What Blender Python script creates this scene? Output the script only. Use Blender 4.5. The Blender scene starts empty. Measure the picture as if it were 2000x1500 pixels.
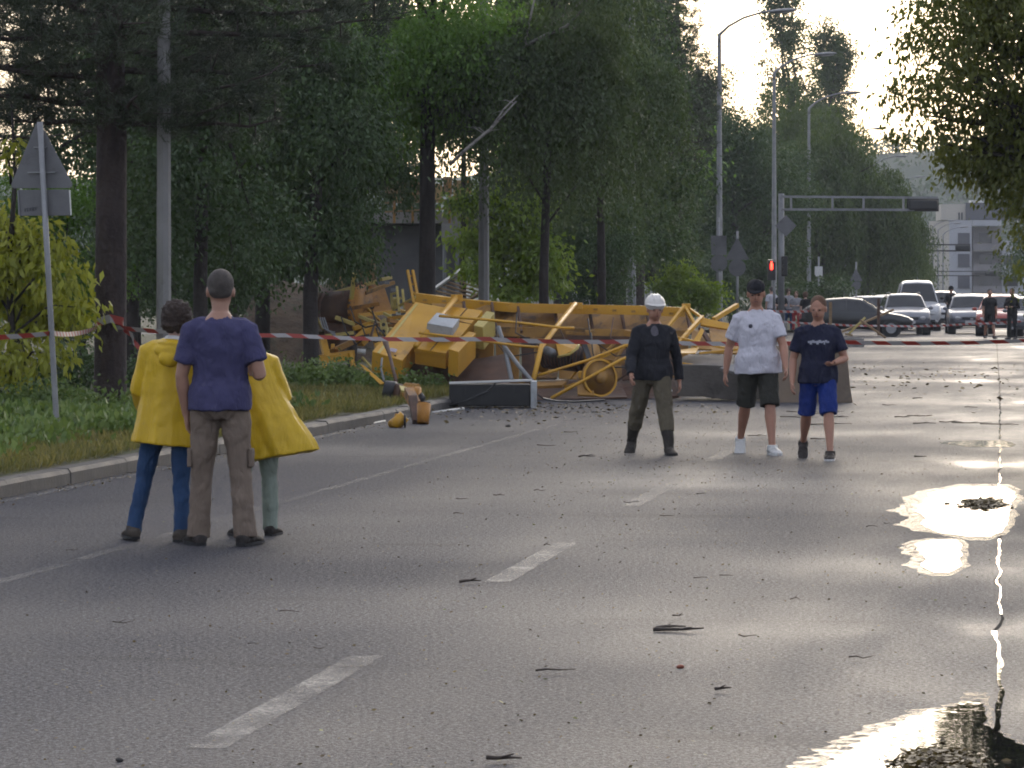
import bpy, bmesh, math, random
import numpy as np
from mathutils import Vector, Matrix, noise

random.seed(7)
S = bpy.context.scene
COL = S.collection
R = math.radians

# ------------------------------------------------------------------ camera
F, HC, HY = 7000.0, 1.58, 586.0            # focal length in photo pixels, eye height, horizon row
cam_d = bpy.data.cameras.new('camera')
cam = bpy.data.objects.new('camera', cam_d)
COL.objects.link(cam)
cam_d.sensor_width = 36.0
cam_d.lens = 36.0 * F / 2000.0
cam_d.shift_y = -(750.0 - HY) / 2000.0
cam_d.clip_start, cam_d.clip_end = 0.5, 6000.0
cam.location = (0, 0, HC)
cam.rotation_euler = (R(90), 0, 0)
S.camera = cam

# ------------------------------------------------------------------ sky, sun, exposure
SUN_EL, SUN_AZ = 15.0, 7.0                 # low evening sun straight ahead, a little to the right
W = bpy.data.worlds.new('World')
S.world = W
W.use_nodes = True
wn, wl = W.node_tree.nodes, W.node_tree.links
bg = wn['Background']
sky = wn.new('ShaderNodeTexSky')
sky.sky_type = 'NISHITA'
sky.sun_disc = False
sky.sun_elevation, sky.sun_rotation = R(SUN_EL), R(SUN_AZ)
sky.air_density, sky.dust_density, sky.ozone_density = 1.0, 4.0, 1.0
wmix = wn.new('ShaderNodeMix'); wmix.data_type = 'RGBA'
wmix.inputs[0].default_value = 0.62        # thin even cloud over the whole sky
wmix.inputs[7].default_value = (4.6, 4.7, 5.3, 1)
wtint = wn.new('ShaderNodeMix'); wtint.data_type = 'RGBA'; wtint.blend_type = 'MULTIPLY'
wtint.inputs[0].default_value = 1.0; wtint.inputs[7].default_value = (.88, .95, 1.12, 1)   # the camera's cool white balance
wl.new(sky.outputs[0], wtint.inputs[6]); wl.new(wtint.outputs[2], wmix.inputs[6])
wl.new(wmix.outputs[2], bg.inputs['Color'])
bg.inputs['Strength'].default_value = 0.12

sun_d = bpy.data.lights.new('sun', 'SUN')
sun_d.energy, sun_d.angle, sun_d.color = 0.7, R(45), (1.0, 0.94, 0.86)
sun = bpy.data.objects.new('sun', sun_d)
COL.objects.link(sun)
sd = Vector((math.sin(R(SUN_AZ)) * math.cos(R(SUN_EL)), math.cos(R(SUN_AZ)) * math.cos(R(SUN_EL)), math.sin(R(SUN_EL))))
sun.rotation_euler = sd.to_track_quat('Z', 'Y').to_euler()

vs = S.view_settings
vs.view_transform, vs.look, vs.gamma, vs.use_curve_mapping = 'Standard', 'None', 1.0, False
vs.exposure = 0.98
S.cycles.use_denoising = True
S.cycles.max_bounces, S.cycles.transparent_max_bounces = 4, 8
S.cycles.diffuse_bounces, S.cycles.glossy_bounces, S.cycles.transmission_bounces, S.cycles.volume_bounces = 3, 2, 2, 0
S.cycles.use_adaptive_sampling, S.cycles.adaptive_threshold, S.cycles.adaptive_min_samples = True, .03, 16
S.cycles.filter_width = 1.9
S.cycles.sample_clamp_indirect = 8

# ------------------------------------------------------------------ frames of reference
RD, RN = Vector((.1331, .9911, 0)), Vector((.9911, -.1331, 0))   # along the road, across it to the right

def sstep(a, b, x):
    t = min(1, max(0, (x - a) / (b - a)))
    return t * t * (3 - 2 * t)

def rise(u):
    return 0.2 * sstep(70, 140, u) + max(0, u - 140) * .0025

def at(px, py, Y):
    return Vector(((px - 1000) / F * Y, Y, HC - (py - HY) / F * Y))

def road(u, v, z=0):
    p = RD * u + RN * v
    return Vector((p.x, p.y, z + rise(u)))

def uv(p):
    return RD.x * p[0] + RD.y * p[1], RN.x * p[0] + RN.y * p[1]

KV = -7.85                                  # left kerb line
def gz(p):                                  # height of the ground at a point
    u, v = uv(p)
    z = rise(u)
    if v < KV:
        z += 0.13 + 0.05 * sstep(KV, KV - 4, v) * 1.0 + .03 * noise.noise(Vector((p[0] * .7, p[1] * .7, 0)))
    return z

def gp(px, Y, dz=0):                        # ground point in a pixel column at depth Y
    p = Vector(((px - 1000) / F * Y, Y, 0))
    p.z = gz(p) + dz
    return p

# ------------------------------------------------------------------ objects
def tag(o, label=None, cat=None, group=None, kind=None):
    if label: o['label'] = label
    if cat: o['category'] = cat
    if group: o['group'] = group
    if kind: o['kind'] = kind
    return o

def empty(name, loc=(0, 0, 0), label=None, cat=None, group=None):
    o = bpy.data.objects.new(name, None)
    o.empty_display_size = .2
    o.location = loc
    COL.objects.link(o)
    return tag(o, label, cat, group)

def wloc(o):
    p = Vector((0, 0, 0))
    while o is not None:
        p = p + o.location
        o = o.parent
    return p

def link(name, me, parent=None):
    o = bpy.data.objects.new(name, me)
    COL.objects.link(o)
    if parent is not None: o.parent = parent
    return o

CH = {}
def children(o):
    return [c for c in bpy.data.objects if c.parent == o]

def copy_tree(o, parent=None, kids=None):
    c = o.copy()
    COL.objects.link(c)
    c.parent = parent
    for ch in (kids[o] if kids else children(o)):
        copy_tree(ch, c, kids)
    return c

def kid_map(root):
    m = {}
    def rec(o):
        m[o] = children(o)
        for k in m[o]: rec(k)
    rec(root)
    return m

def basis(d, up=(0, 0, 1)):
    d = Vector(d).normalized()
    up = Vector(up)
    if abs(d.dot(up)) > .98: up = Vector((0, 1, 0)) if abs(d.y) < .9 else Vector((1, 0, 0))
    x = d.cross(up).normalized()
    return x, d, x.cross(d).normalized()

class MB:
    def __init__(s):
        s.v, s.f = [], []
    def add(s, vs_, fs):
        b = len(s.v)
        s.v += [Vector(p) for p in vs_]
        s.f += [[i + b for i in f] for f in fs]
        return s
    def box(s, c, size, rot=None):
        c = Vector(c); h = Vector(size) / 2
        P = []
        for z in (-1, 1):
            for x, y in ((-1, -1), (1, -1), (1, 1), (-1, 1)):
                q = Vector((x * h.x, y * h.y, z * h.z))
                P.append(c + (rot @ q if rot else q))
        return s.add(P, [(3, 2, 1, 0), (4, 5, 6, 7), (0, 1, 5, 4), (1, 2, 6, 5), (2, 3, 7, 6), (3, 0, 4, 7)])
    def bar(s, p, q, w, h=None, up=(0, 0, 1)):
        p, q = Vector(p), Vector(q); h = h or w
        x, d, z = basis(q - p, up)
        P = [e + x * (sx * w / 2) + z * (sz * h / 2) for e in (p, q) for sx, sz in ((-1, -1), (1, -1), (1, 1), (-1, 1))]
        return s.add(P, [(0, 1, 2, 3), (7, 6, 5, 4), (0, 4, 5, 1), (1, 5, 6, 2), (2, 6, 7, 3), (3, 7, 4, 0)])
    def tube(s, pts, rs, n=10, caps=True, ell=1.0):
        pts = [Vector(p) for p in pts]
        if not hasattr(rs, '__len__'): rs = [rs] * len(pts)
        P, Fc = [], []
        prev = None
        for i, p in enumerate(pts):
            d = (pts[min(i + 1, len(pts) - 1)] - pts[max(i - 1, 0)]).normalized()
            if prev is None:
                x, _, z = basis(d)
            else:
                x = (prev - d * prev.dot(d)).normalized(); z = x.cross(d).normalized()
            prev = x
            for k in range(n):
                a = 2 * math.pi * k / n
                P.append(p + x * (math.cos(a) * rs[i]) + z * (math.sin(a) * rs[i] * ell))
        for i in range(len(pts) - 1):
            for k in range(n):
                k2 = (k + 1) % n
                Fc.append((i * n + k, i * n + k2, (i + 1) * n + k2, (i + 1) * n + k))
        if caps:
            Fc.append(tuple(range(n - 1, -1, -1)))
            m = (len(pts) - 1) * n
            Fc.append(tuple(range(m, m + n)))
        return s.add(P, Fc)
    def slab(s, poly, t):                    # planar polygon thickened by vector t
        poly = [Vector(p) for p in poly]; n = len(poly); t = Vector(t)
        P = poly + [p + t for p in poly]
        Fc = [tuple(range(n)), tuple(range(2 * n - 1, n - 1, -1))]
        Fc += [(i, i + n, (i + 1) % n + n, (i + 1) % n) for i in range(n)]
        return s.add(P, Fc)
    def plate(s, poly, th):                  # thickened away from the camera along its normal
        poly = [Vector(p) for p in poly]
        n = (poly[1] - poly[0]).cross(poly[2] - poly[0]).normalized()
        if n.y < 0: n = -n
        return s.slab(poly, n * th)
    def ell(s, c, r, n=14, m=9, rot=None):
        c = Vector(c); P, Fc = [], []
        for j in range(m + 1):
            t = math.pi * j / m
            for k in range(n):
                a = 2 * math.pi * k / n
                q = Vector((r[0] * math.sin(t) * math.cos(a), r[1] * math.sin(t) * math.sin(a), r[2] * math.cos(t)))
                P.append(c + (rot @ q if rot else q))
        for j in range(m):
            for k in range(n):
                k2 = (k + 1) % n
                Fc.append((j * n + k, (j + 1) * n + k, (j + 1) * n + k2, j * n + k2))
        return s.add(P, Fc)
    def loft(s, rings, n=20, fold=None):     # rings: (centre, xaxis*rx, yaxis*ry)
        P, Fc = [], []
        for i, (c, ax, ay) in enumerate(rings):
            for k in range(n):
                a = 2 * math.pi * k / n
                f = 1 + (fold(i, a) if fold else 0)
                P.append(Vector(c) + Vector(ax) * (math.cos(a) * f) + Vector(ay) * (math.sin(a) * f))
        L = len(rings)
        for i in range(L - 1):
            for k in range(n):
                k2 = (k + 1) % n
                Fc.append((i * n + k, i * n + k2, (i + 1) * n + k2, (i + 1) * n + k))
        Fc.append(tuple(range(n - 1, -1, -1))); Fc.append(tuple(range((L - 1) * n, L * n)))
        return s.add(P, Fc)
    def mesh(s, name, mat=None, org=(0, 0, 0), smooth=False):
        org = Vector(org)
        me = bpy.data.meshes.new(name)
        me.from_pydata([tuple(p - org) for p in s.v], [], s.f)
        bm = bmesh.new(); bm.from_mesh(me)
        bmesh.ops.recalc_face_normals(bm, faces=bm.faces)
        bm.to_mesh(me); bm.free()
        if smooth:
            me.polygons.foreach_set('use_smooth', [True] * len(me.polygons))
        if mat: me.materials.append(mat)
        return me
    def build(s, name, mat, parent=None, smooth=False, bev=0, loc=None, seg=2):
        org = wloc(parent) if parent is not None else Vector(loc or (0, 0, 0))
        o = link(name, s.mesh(name, mat, org, smooth), parent)
        if parent is None: o.location = org
        if bev:
            b = o.modifiers.new('bevel', 'BEVEL'); b.width, b.segments, b.limit_method = bev, seg, 'ANGLE'
            b.angle_limit = R(40)
        return o

def np_mesh(name, V, Q, mat, tint=None, smooth=False):       # V (n,3), Q (m,k) index array
    me = bpy.data.meshes.new(name)
    k = Q.shape[1]
    me.vertices.add(len(V)); me.vertices.foreach_set('co', np.ascontiguousarray(V, np.float32).ravel())
    me.loops.add(Q.size); me.polygons.add(len(Q))
    me.loops.foreach_set('vertex_index', np.ascontiguousarray(Q, np.int32).ravel())
    me.polygons.foreach_set('loop_start', np.arange(0, Q.size, k, dtype=np.int32))
    if smooth: me.polygons.foreach_set('use_smooth', np.ones(len(Q), bool))
    me.update(calc_edges=True)
    if tint is not None:
        a = me.attributes.new('tint', 'FLOAT', 'FACE'); a.data.foreach_set('value', np.ascontiguousarray(tint, np.float32))
    me.materials.append(mat)
    return me

# ------------------------------------------------------------------ materials
class NT:
    def __init__(s, name):
        s.m = bpy.data.materials.new(name); s.m.use_nodes = True
        s.n, s.l = s.m.node_tree.nodes, s.m.node_tree.links
        s.b = s.n['Principled BSDF']; s.out = s.n['Material Output']
        s.tc = s.n.new('ShaderNodeTexCoord').outputs['Object']
    def set(s, sock, val):
        if hasattr(val, 'is_output'): s.l.new(val, sock)
        else: sock.default_value = val
    def noise(s, scale, detail=5, rough=.6, vec=None, dist=0):
        t = s.n.new('ShaderNodeTexNoise'); t.inputs['Scale'].default_value = scale
        t.inputs['Detail'].default_value = detail; t.inputs['Roughness'].default_value = rough
        t.inputs['Distortion'].default_value = dist
        s.l.new(vec or s.tc, t.inputs['Vector'])
        return t.outputs['Fac']
    def voro(s, scale, vec=None):
        t = s.n.new('ShaderNodeTexVoronoi'); t.inputs['Scale'].default_value = scale
        s.l.new(vec or s.tc, t.inputs['Vector'])
        return t
    def ramp(s, fac, stops):
        r = s.n.new('ShaderNodeValToRGB'); e = r.color_ramp.elements
        while len(e) < len(stops): e.new(.5)
        for i, (p, c) in enumerate(stops):
            e[i].position = p
            e[i].color = (c, c, c, 1) if not hasattr(c, '__len__') else (*c, 1)
        s.l.new(fac, r.inputs['Fac'])
        return r.outputs['Color']
    def mix(s, fac, a, b, mode='MIX'):
        m = s.n.new('ShaderNodeMix'); m.data_type = 'RGBA'; m.blend_type = mode
        s.set(m.inputs[0], fac)
        s.set(m.inputs[6], a if hasattr(a, 'is_output') else (*a, 1))
        s.set(m.inputs[7], b if hasattr(b, 'is_output') else (*b, 1))
        return m.outputs[2]
    def math(s, op, a, b=0.0, c=None):
        m = s.n.new('ShaderNodeMath'); m.operation = op
        s.set(m.inputs[0], a); s.set(m.inputs[1], b)
        if c is not None: s.set(m.inputs[2], c)
        return m.outputs[0]
    def map(s, rot=(0, 0, 0), scale=(1, 1, 1), loc=(0, 0, 0), vec=None):
        m = s.n.new('ShaderNodeMapping')
        m.inputs['Rotation'].default_value, m.inputs['Scale'].default_value, m.inputs['Location'].default_value = rot, scale, loc
        s.l.new(vec or s.tc, m.inputs['Vector'])
        return m.outputs[0]
    def xyz(s, vec=None):
        m = s.n.new('ShaderNodeSeparateXYZ'); s.l.new(vec or s.tc, m.inputs[0]); return m.outputs
    def bump(s, h, dist=.01, strength=1.0):
        b = s.n.new('ShaderNodeBump'); b.inputs['Distance'].default_value = dist; s.set(b.inputs['Strength'], strength)
        s.l.new(h, b.inputs['Height']); s.l.new(b.outputs[0], s.b.inputs['Normal'])
        return b.outputs[0]

def mat(name, c1, c2=None, scale=3., rough=.5, r2=None, bump=0, bscale=60, metal=0, dirt=None, dscale=2.5, dpos=.55, spec=.5, stretch=None, emis=None, estr=0, coat=0, fold=None):
    t = NT(name)
    vec = t.map(scale=stretch) if stretch else None
    c2 = c2 or tuple(x * .78 for x in c1)
    n = t.noise(scale, 6, .62, vec)
    col = t.mix(t.ramp(n, [(.35, 0), (.68, 1)]), c1, c2)
    if dirt:
        d = t.noise(dscale, 8, .7, vec, .4)
        col = t.mix(t.ramp(d, [(dpos, 0), (dpos + .14, .9)]), col, dirt)
    t.set(t.b.inputs['Base Color'], col)
    if r2 is not None:
        rr = t.n.new('ShaderNodeMapRange'); t.l.new(t.noise(scale * 1.7, 4), rr.inputs[0])
        rr.inputs[1].default_value, rr.inputs[2].default_value, rr.inputs[3].default_value, rr.inputs[4].default_value = .3, .7, rough, r2
        t.l.new(rr.outputs[0], t.b.inputs['Roughness'])
    else: t.b.inputs['Roughness'].default_value = rough
    t.b.inputs['Metallic'].default_value = metal
    t.b.inputs['Specular IOR Level'].default_value = spec
    t.b.inputs['Coat Weight'].default_value = coat
    if fold:                                     # soft cloth folds running down the garment
        n1 = t.noise(1, 3, .5, t.map(scale=(fold[0], fold[0], fold[0] * fold[1])), .6)
        h = t.math('ADD', n1, t.math('MULTIPLY', t.noise(bscale, 4), .04))
        t.bump(h, fold[2])
    elif bump: t.bump(t.noise(bscale, 5), bump)
    if emis:
        t.b.inputs['Emission Color'].default_value = (*emis, 1); t.b.inputs['Emission Strength'].default_value = estr
    return t.m

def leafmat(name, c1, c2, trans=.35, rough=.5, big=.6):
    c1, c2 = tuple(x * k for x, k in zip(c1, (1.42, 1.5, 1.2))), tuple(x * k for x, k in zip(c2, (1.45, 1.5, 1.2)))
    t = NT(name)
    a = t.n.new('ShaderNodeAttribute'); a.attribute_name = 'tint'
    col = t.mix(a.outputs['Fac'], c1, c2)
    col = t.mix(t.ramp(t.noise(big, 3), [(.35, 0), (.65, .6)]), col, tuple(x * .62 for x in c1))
    t.set(t.b.inputs['Base Color'], col); t.b.inputs['Roughness'].default_value = rough
    t.b.inputs['Specular IOR Level'].default_value = .4
    tr = t.n.new('ShaderNodeBsdfTranslucent')
    t.l.new(t.mix(1.0, col, (1.0, 1.0, .55), 'MULTIPLY'), tr.inputs['Color'])
    mx = t.n.new('ShaderNodeMixShader'); mx.inputs[0].default_value = trans
    t.l.new(t.b.outputs[0], mx.inputs[1]); t.l.new(tr.outputs[0], mx.inputs[2]); t.l.new(mx.outputs[0], t.out.inputs[0])
    return t.m

def asphalt(name, tone=1.0, wet=1.0, gutter=True):
    t = NT(name)
    vec = t.map(rot=(0, 0, R(7.65)))                 # x across the road, y along it
    x = t.xyz(vec)
    g1 = t.noise(75, 3, .7, vec); g2 = t.voro(110, vec).outputs['Distance']; big = t.noise(.22, 3, .45, vec, .2)
    lane = t.noise(1.0, 4, .5, t.map(scale=(.7, .05, 1), vec=vec))
    grain = t.ramp(t.math('ADD', t.math('MULTIPLY', g1, .6), t.math('MULTIPLY', t.noise(38, 2, .6, vec), .4)), [(.40, .0), (.5, .30), (.60, 1.)])
    col = t.mix(grain, tuple(c * tone for c in (.012, .012, .016)), tuple(c * tone for c in (.118, .122, .146)))
    col = t.mix(t.ramp(lane, [(.4, 0), (.7, .5)]), col, tuple(c * tone for c in (.055, .053, .057)))
    stain = t.ramp(t.noise(.8, 5, .6, t.map(scale=(.35, 1.5, 1), vec=vec), .5), [(.60, 0), (.70, .55)])
    col = t.mix(stain, col, tuple(c * tone for c in (.026, .025, .028)))
    col = t.mix(t.ramp(t.noise(300, 2, .5, vec), [(.66, 0), (.74, .7)]), col, (.22, .21, .2))
    t.set(t.b.inputs['Base Color'], col)
    w = t.math('ADD', t.math('MULTIPLY', big, .72), t.math('MULTIPLY', lane, .40))
    if gutter:                                       # water stands towards the right-hand gutter
        d = t.n.new('ShaderNodeMapRange'); t.l.new(x[0], d.inputs[0])
        d.inputs[1].default_value, d.inputs[2].default_value, d.inputs[3].default_value, d.inputs[4].default_value = -6.5, -.1, -.10, .08
        w = t.math('ADD', w, d.outputs[0])
        d2 = t.n.new('ShaderNodeMapRange'); d2.interpolation_type = 'SMOOTHSTEP'; t.l.new(x[0], d2.inputs[0])
        d2.inputs[1].default_value, d2.inputs[2].default_value, d2.inputs[3].default_value, d2.inputs[4].default_value = -1.6, -.2, 0, 1
        film = t.ramp(t.noise(.9, 4, .55, t.map(scale=(1.6, .5, 1), vec=vec)), [(.40, 0), (.62, 1)])
        w = t.math('ADD', w, t.math('MULTIPLY', t.math('MULTIPLY', d2.outputs[0], film), .13))
    ro = t.ramp(w, [(.40, .66), (.62, .56), (.80, .44), (1.0, .14)])
    t.set(t.b.inputs['Roughness'], ro)
    t.set(t.b.inputs['Specular IOR Level'], t.math('MULTIPLY', t.ramp(w, [(.40, .085), (.62, .11), (.8, .145), (1.0, .42)]), t.ramp(grain, [(0, .35), (.4, .9), (1., 1.7)])))
    bs = t.ramp(w, [(.45, 1.), (.8, .8), (1.0, .08)])
    h = t.math('ADD', g1, t.math('MULTIPLY', g2, .5))
    t.bump(h, .011, bs)
    return t.m

ASPH = asphalt('wet_asphalt'); ASPH2 = asphalt('pavement_asphalt', .85, 1, True)
def paintmat(name, col, keep=.5):
    t = NT(name)
    n = t.noise(38, 4, .7); n2 = t.noise(2.2, 4, .6)
    m = t.math('ADD', t.math('MULTIPLY', n, .6), t.math('MULTIPLY', n2, .5))
    t.set(t.b.inputs['Base Color'], t.mix(t.noise(5), col, tuple(c * .8 for c in col)))
    t.b.inputs['Roughness'].default_value = .55
    tr = t.n.new('ShaderNodeBsdfTransparent'); mx = t.n.new('ShaderNodeMixShader')
    t.l.new(t.ramp(m, [(keep - .16, 0), (keep + .02, .55), (keep + .2, .85)]), mx.inputs[0])
    t.l.new(tr.outputs[0], mx.inputs[1]); t.l.new(t.b.outputs[0], mx.inputs[2]); t.l.new(mx.outputs[0], t.out.inputs[0])
    return t.m
PAINT = paintmat('worn_white_paint', (.185, .182, .18), .60); PAINT2 = paintmat('faint_white_paint', (.14, .138, .138), .66)
KERB = mat('kerb_concrete', (.062, .058, .056), (.036, .034, .032), 2, .75, .6, .01, 18, dirt=(.035, .03, .024), dscale=3, dpos=.48)
CONC = mat('concrete', (.27, .26, .245), (.19, .18, .17), 2.5, .8, .55, .003, 40, dirt=(.10, .09, .075))
CONC_W = mat('wet_concrete', (.12, .105, .09), (.075, .066, .057), 1.6, .85, .7, .008, 20, dirt=(.045, .036, .03))
CONC_B = mat('brown_wet_concrete', (.15, .105, .065), (.10, .07, .045), 1.6, .6, .4, .004, 20, dirt=(.05, .04, .03))
POLE = mat('lamp_pole_concrete', (.23, .225, .22), (.17, .165, .16), 1.2, .7, .5, .002, 60, dirt=(.10, .095, .09))
GALV = mat('galvanised_steel', (.26, .265, .27), (.19, .195, .20), 3, .42, .6, 0, metal=.55)
SIGNB = mat('sign_back_grey', (.15, .15, .155), (.11, .11, .115), 2.5, .5, .65, 0, metal=.2, dirt=(.085, .08, .078))
YEL = mat('crane_yellow', (.62, .325, .02), (.50, .255, .018), 1.2, .42, .6, .003, 12, dirt=(.21, .11, .035), dscale=2.4, dpos=.59, coat=.1)
YELD = mat('dirty_crane_yellow', (.40, .215, .045), (.28, .145, .035), 1.4, .5, .7, .002, 60, dirt=(.10, .06, .03), dscale=2.2, dpos=.5)
YELP = mat('pale_yellow_paint', (.52, .41, .12), (.42, .33, .09), 1.4, .45, .6, dirt=(.2, .14, .06))
ORNG = mat('orange_paint', (.45, .20, .025), (.32, .135, .02), 2, .5, .7, .003, 14, dirt=(.10, .055, .03), dpos=.5)
RUST = mat('rusty_steel', (.12, .06, .035), (.06, .035, .025), 4, .75, .55, .003, 50)
DARKM = mat('dark_greasy_steel', (.03, .028, .028), (.018, .017, .017), 4, .45, .65)
BLACK = mat('black_sheet', (.013, .013, .014), (.02, .02, .02), 3, .42, .6, 0, dirt=(.04, .038, .035))
GREYB = mat('light_grey_cabinet', (.44, .46, .47), (.36, .38, .39), 2, .4, .55, dirt=(.25, .25, .24))
WHITE = mat('white_paint', (.62, .62, .60), (.5, .5, .48), 2, .5, .6, dirt=(.3, .28, .25))
WOOD = mat('weathered_board', (.30, .20, .10), (.19, .12, .065), 2, .8, None, .003, 50, stretch=(1, 1, 6))
EARTH = mat('brown_earth', (.115, .08, .05), (.05, .034, .022), 1.6, .95, None, .12, 5, dirt=(.04, .04, .02), dscale=1.2)
BARK = mat('dark_bark', (.045, .036, .032), (.022, .018, .017), 6, .9, None, .03, 14, stretch=(1, 1, .25))
BARKP = mat('pine_bark', (.06, .043, .038), (.028, .02, .02), 5, .9, None, .04, 10, stretch=(1, 1, .3))
BARKB = mat('birch_bark', (.24, .225, .20), (.15, .14, .125), 3, .8, None, .01, 30, dirt=(.035, .03, .028), dscale=6, dpos=.50, stretch=(1, 1, 1.6))
GLASS = mat('dark_glass', (.02, .024, .028), (.03, .034, .038), 1, .06, None)
RUBBER = mat('tyre_rubber', (.016, .016, .017), None, 3, .8)
# ================================================================== the setting
GRASSG = mat('grass_soil', (.05, .062, .022), (.075, .058, .032), 1.1, .95, None, .03, 9, dirt=(.035, .045, .016))
WATER = NT('puddle_water')
WATER.b.inputs['Base Color'].default_value = (.012, .012, .013, 1); WATER.b.inputs['Roughness'].default_value = .025
WATER.b.inputs['IOR'].default_value = 1.33
WATER.bump(WATER.noise(9, 2), .0006)
WATER = WATER.m

def grid_uv(name, us, vs_, zf, m, kind='structure'):
    P = [road(u, v, zf(u, v)) for u in us for v in vs_]
    n = len(vs_)
    Fc = [(i * n + j, (i + 1) * n + j, (i + 1) * n + j + 1, i * n + j + 1) for i in range(len(us) - 1) for j in range(n - 1)]
    b = MB(); b.v = P; b.f = Fc
    o = b.build(name, m)
    # faces up
    if o.data.polygons[0].normal.z < 0: o.data.flip_normals()
    o['kind'] = kind
    return o

def span(a, b, s):
    n = max(1, int(round((b - a) / s))); return [a + (b - a) * i / n for i in range(n + 1)]

UFAR = [-60, -20, 0, 20, 40, 60, 70, 80, 90, 100, 110, 120, 130, 140, 160, 200, 300, 500, 800, 1500, 3000]
grid_uv('ground', UFAR, [-2500, -300, -60, -20, 0, 20, 60, 300, 2500], lambda u, v: -.05, GRASSG)
grid_uv('road', span(-10, 70, 20) + span(75, 140, 5) + [180, 240, 320, 480], [KV, -5.5, -2.75, 0], lambda u, v: 0, ASPH)
grid_uv('pavement', span(-10, 70, 20) + span(75, 140, 5) + [180, 240, 320, 480], [0, 1.2, 3.4], lambda u, v: 0, ASPH2)
grid_uv('cross_road', span(127, 147, 5), [-60, -30, KV], lambda u, v: .004, ASPH)
grid_uv('side_road', span(127, 147, 5), [3.4, 20, 60], lambda u, v: .004, ASPH)

def verge_z(u, v):
    p = RD * u + RN * v
    return gz(p) - rise(u)
grid_uv('verge', span(8, 126, .7), [KV - .16, KV - .5, KV - 1, KV - 1.6, KV - 2.4, KV - 3.4, KV - 4.6, KV - 7, KV - 10, KV - 16, KV - 30, KV - 60], verge_z, GRASSG)
grid_uv('far_verge', span(148, 480, 20), [KV - .16, KV - 2, KV - 60], lambda u, v: .13, GRASSG)
grid_uv('right_verge', [-10, 30, 60, 90, 126], [3.4, 5, 60], lambda u, v: .06, GRASSG)
grid_uv('far_right_verge', [148, 200, 300, 480], [3.4, 5, 60], lambda u, v: .06, GRASSG)

kerb = empty('kerb', road(18, KV)); kerb['kind'] = 'structure'
kb = MB()
P = []
prof = [(-.16, -.1), (0, -.1), (0, .10), (-.025, .135), (-.16, .14)]
kb.slab([RN * a + Vector((0, 0, z)) for a, z in prof], RD * .994)
kme = kb.mesh('kerb_stone', KERB)
for i in range(108):
    u = 18 + i
    o = link('kerb_stone', kme, kerb)
    o.location = road(u, KV + random.uniform(-.006, .006), random.uniform(-.006, .006)) - kerb.location
    o.rotation_euler = (0, 0, random.uniform(-.004, .004))
MB().slab([road(148, KV, z) + RN * a for a, z in prof], RD * 330).build('far_kerb', KERB)['kind'] = 'structure'

def strip(name, u0, u1, v, w, m, par=None):
    us = span(u0, u1, 4)
    b = MB()
    b.v = [road(u, v + s * w / 2, .004) for u in us for s in (-1, 1)]
    b.f = [(2 * i, 2 * i + 1, 2 * i + 3, 2 * i + 2) for i in range(len(us) - 1)]
    o = b.build(name, m); o['kind'] = 'structure'
    return o
for k in range(-1, 15):
    strip('lane_dash', 15.65 + 7.5 * k - 3.3, 15.65 + 7.5 * k, -2.75, .15, PAINT if k < 3 else PAINT2)
strip('lane_line', 8, 60, -5.5, .10, PAINT2)
strip('edge_line', 8, 124, KV + .16, .11, PAINT)
strip('stop_line', 123.5, 124, -5.2, 4.6, PAINT)

# puddles: rows of (photo row, left, right) on the flat road
def gpt(px, py):
    Y = F * HC / (py - HY)
    return Vector(((px - 1000) / F * Y, Y, 0))
def filmmat():
    t = NT('damp_film')
    t.b.inputs['Base Color'].default_value = (.018, .018, .02, 1); t.b.inputs['Roughness'].default_value = .22; t.b.inputs['IOR'].default_value = 1.33
    tr = t.n.new('ShaderNodeBsdfTransparent'); mx = t.n.new('ShaderNodeMixShader')
    t.l.new(t.ramp(t.noise(14, 5, .7), [(.40, 0), (.66, .8)]), mx.inputs[0])
    t.l.new(tr.outputs[0], mx.inputs[1]); t.l.new(t.b.outputs[0], mx.inputs[2]); t.l.new(mx.outputs[0], t.out.inputs[0])
    return t.m
FILM = filmmat()
def puddle(rows, label, z=.005, jit=16, seed=0, dens=9, film=False):
    if not film and rows[0][0] > 900:
        k = (rows[-1][0] - rows[0][0]) * .06
        wide = [(rows[0][0] - k, rows[0][1] - 6, rows[0][2] + 4)] + [(y, a - 20 - .12 * (b_ - a), min(b_ + 14, b_ + 14)) for y, a, b_ in rows] + [(rows[-1][0] + k, rows[-1][1] - 10, rows[-1][2] + 6)]
        puddle(wide, 'damp margin of the ' + label.split(' with ')[0].split(' below ')[0].split(' at ')[0], .003, jit * 1.4, seed + 3, dens, True)
    L, Rr = [], []
    for (y0, a0, b0), (y1, a1, b1) in zip(rows, rows[1:]):
        for i in range(dens):
            t = i / dens
            y = y0 + (y1 - y0) * t
            ja = noise.fractal(Vector((y * .13, seed, 0)), 1.0, 2.0, 4) * jit
            jb = noise.fractal(Vector((y * .10, seed + 9, 0)), 1.0, 2.0, 4) * jit * .45
            L.append(gpt(a0 + (a1 - a0) * t + ja, y)); Rr.append(gpt(b0 + (b1 - b0) * t + jb, y))
    b = MB(); n = len(L)
    for p, q in zip(L, Rr):
        if p.x > q.x: p.x = q.x = (p.x + q.x) / 2; q.x += .004
    b.v = [p + Vector((0, 0, z)) for p in L] + [p + Vector((0, 0, z)) for p in Rr]
    b.f = [(i, i + 1, n + i + 1, n + i) for i in range(n - 1)]
    o = b.build('damp_margin' if film else 'puddle', FILM if film else WATER)
    tag(o, label, None, None, 'stuff')
    return o
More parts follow.
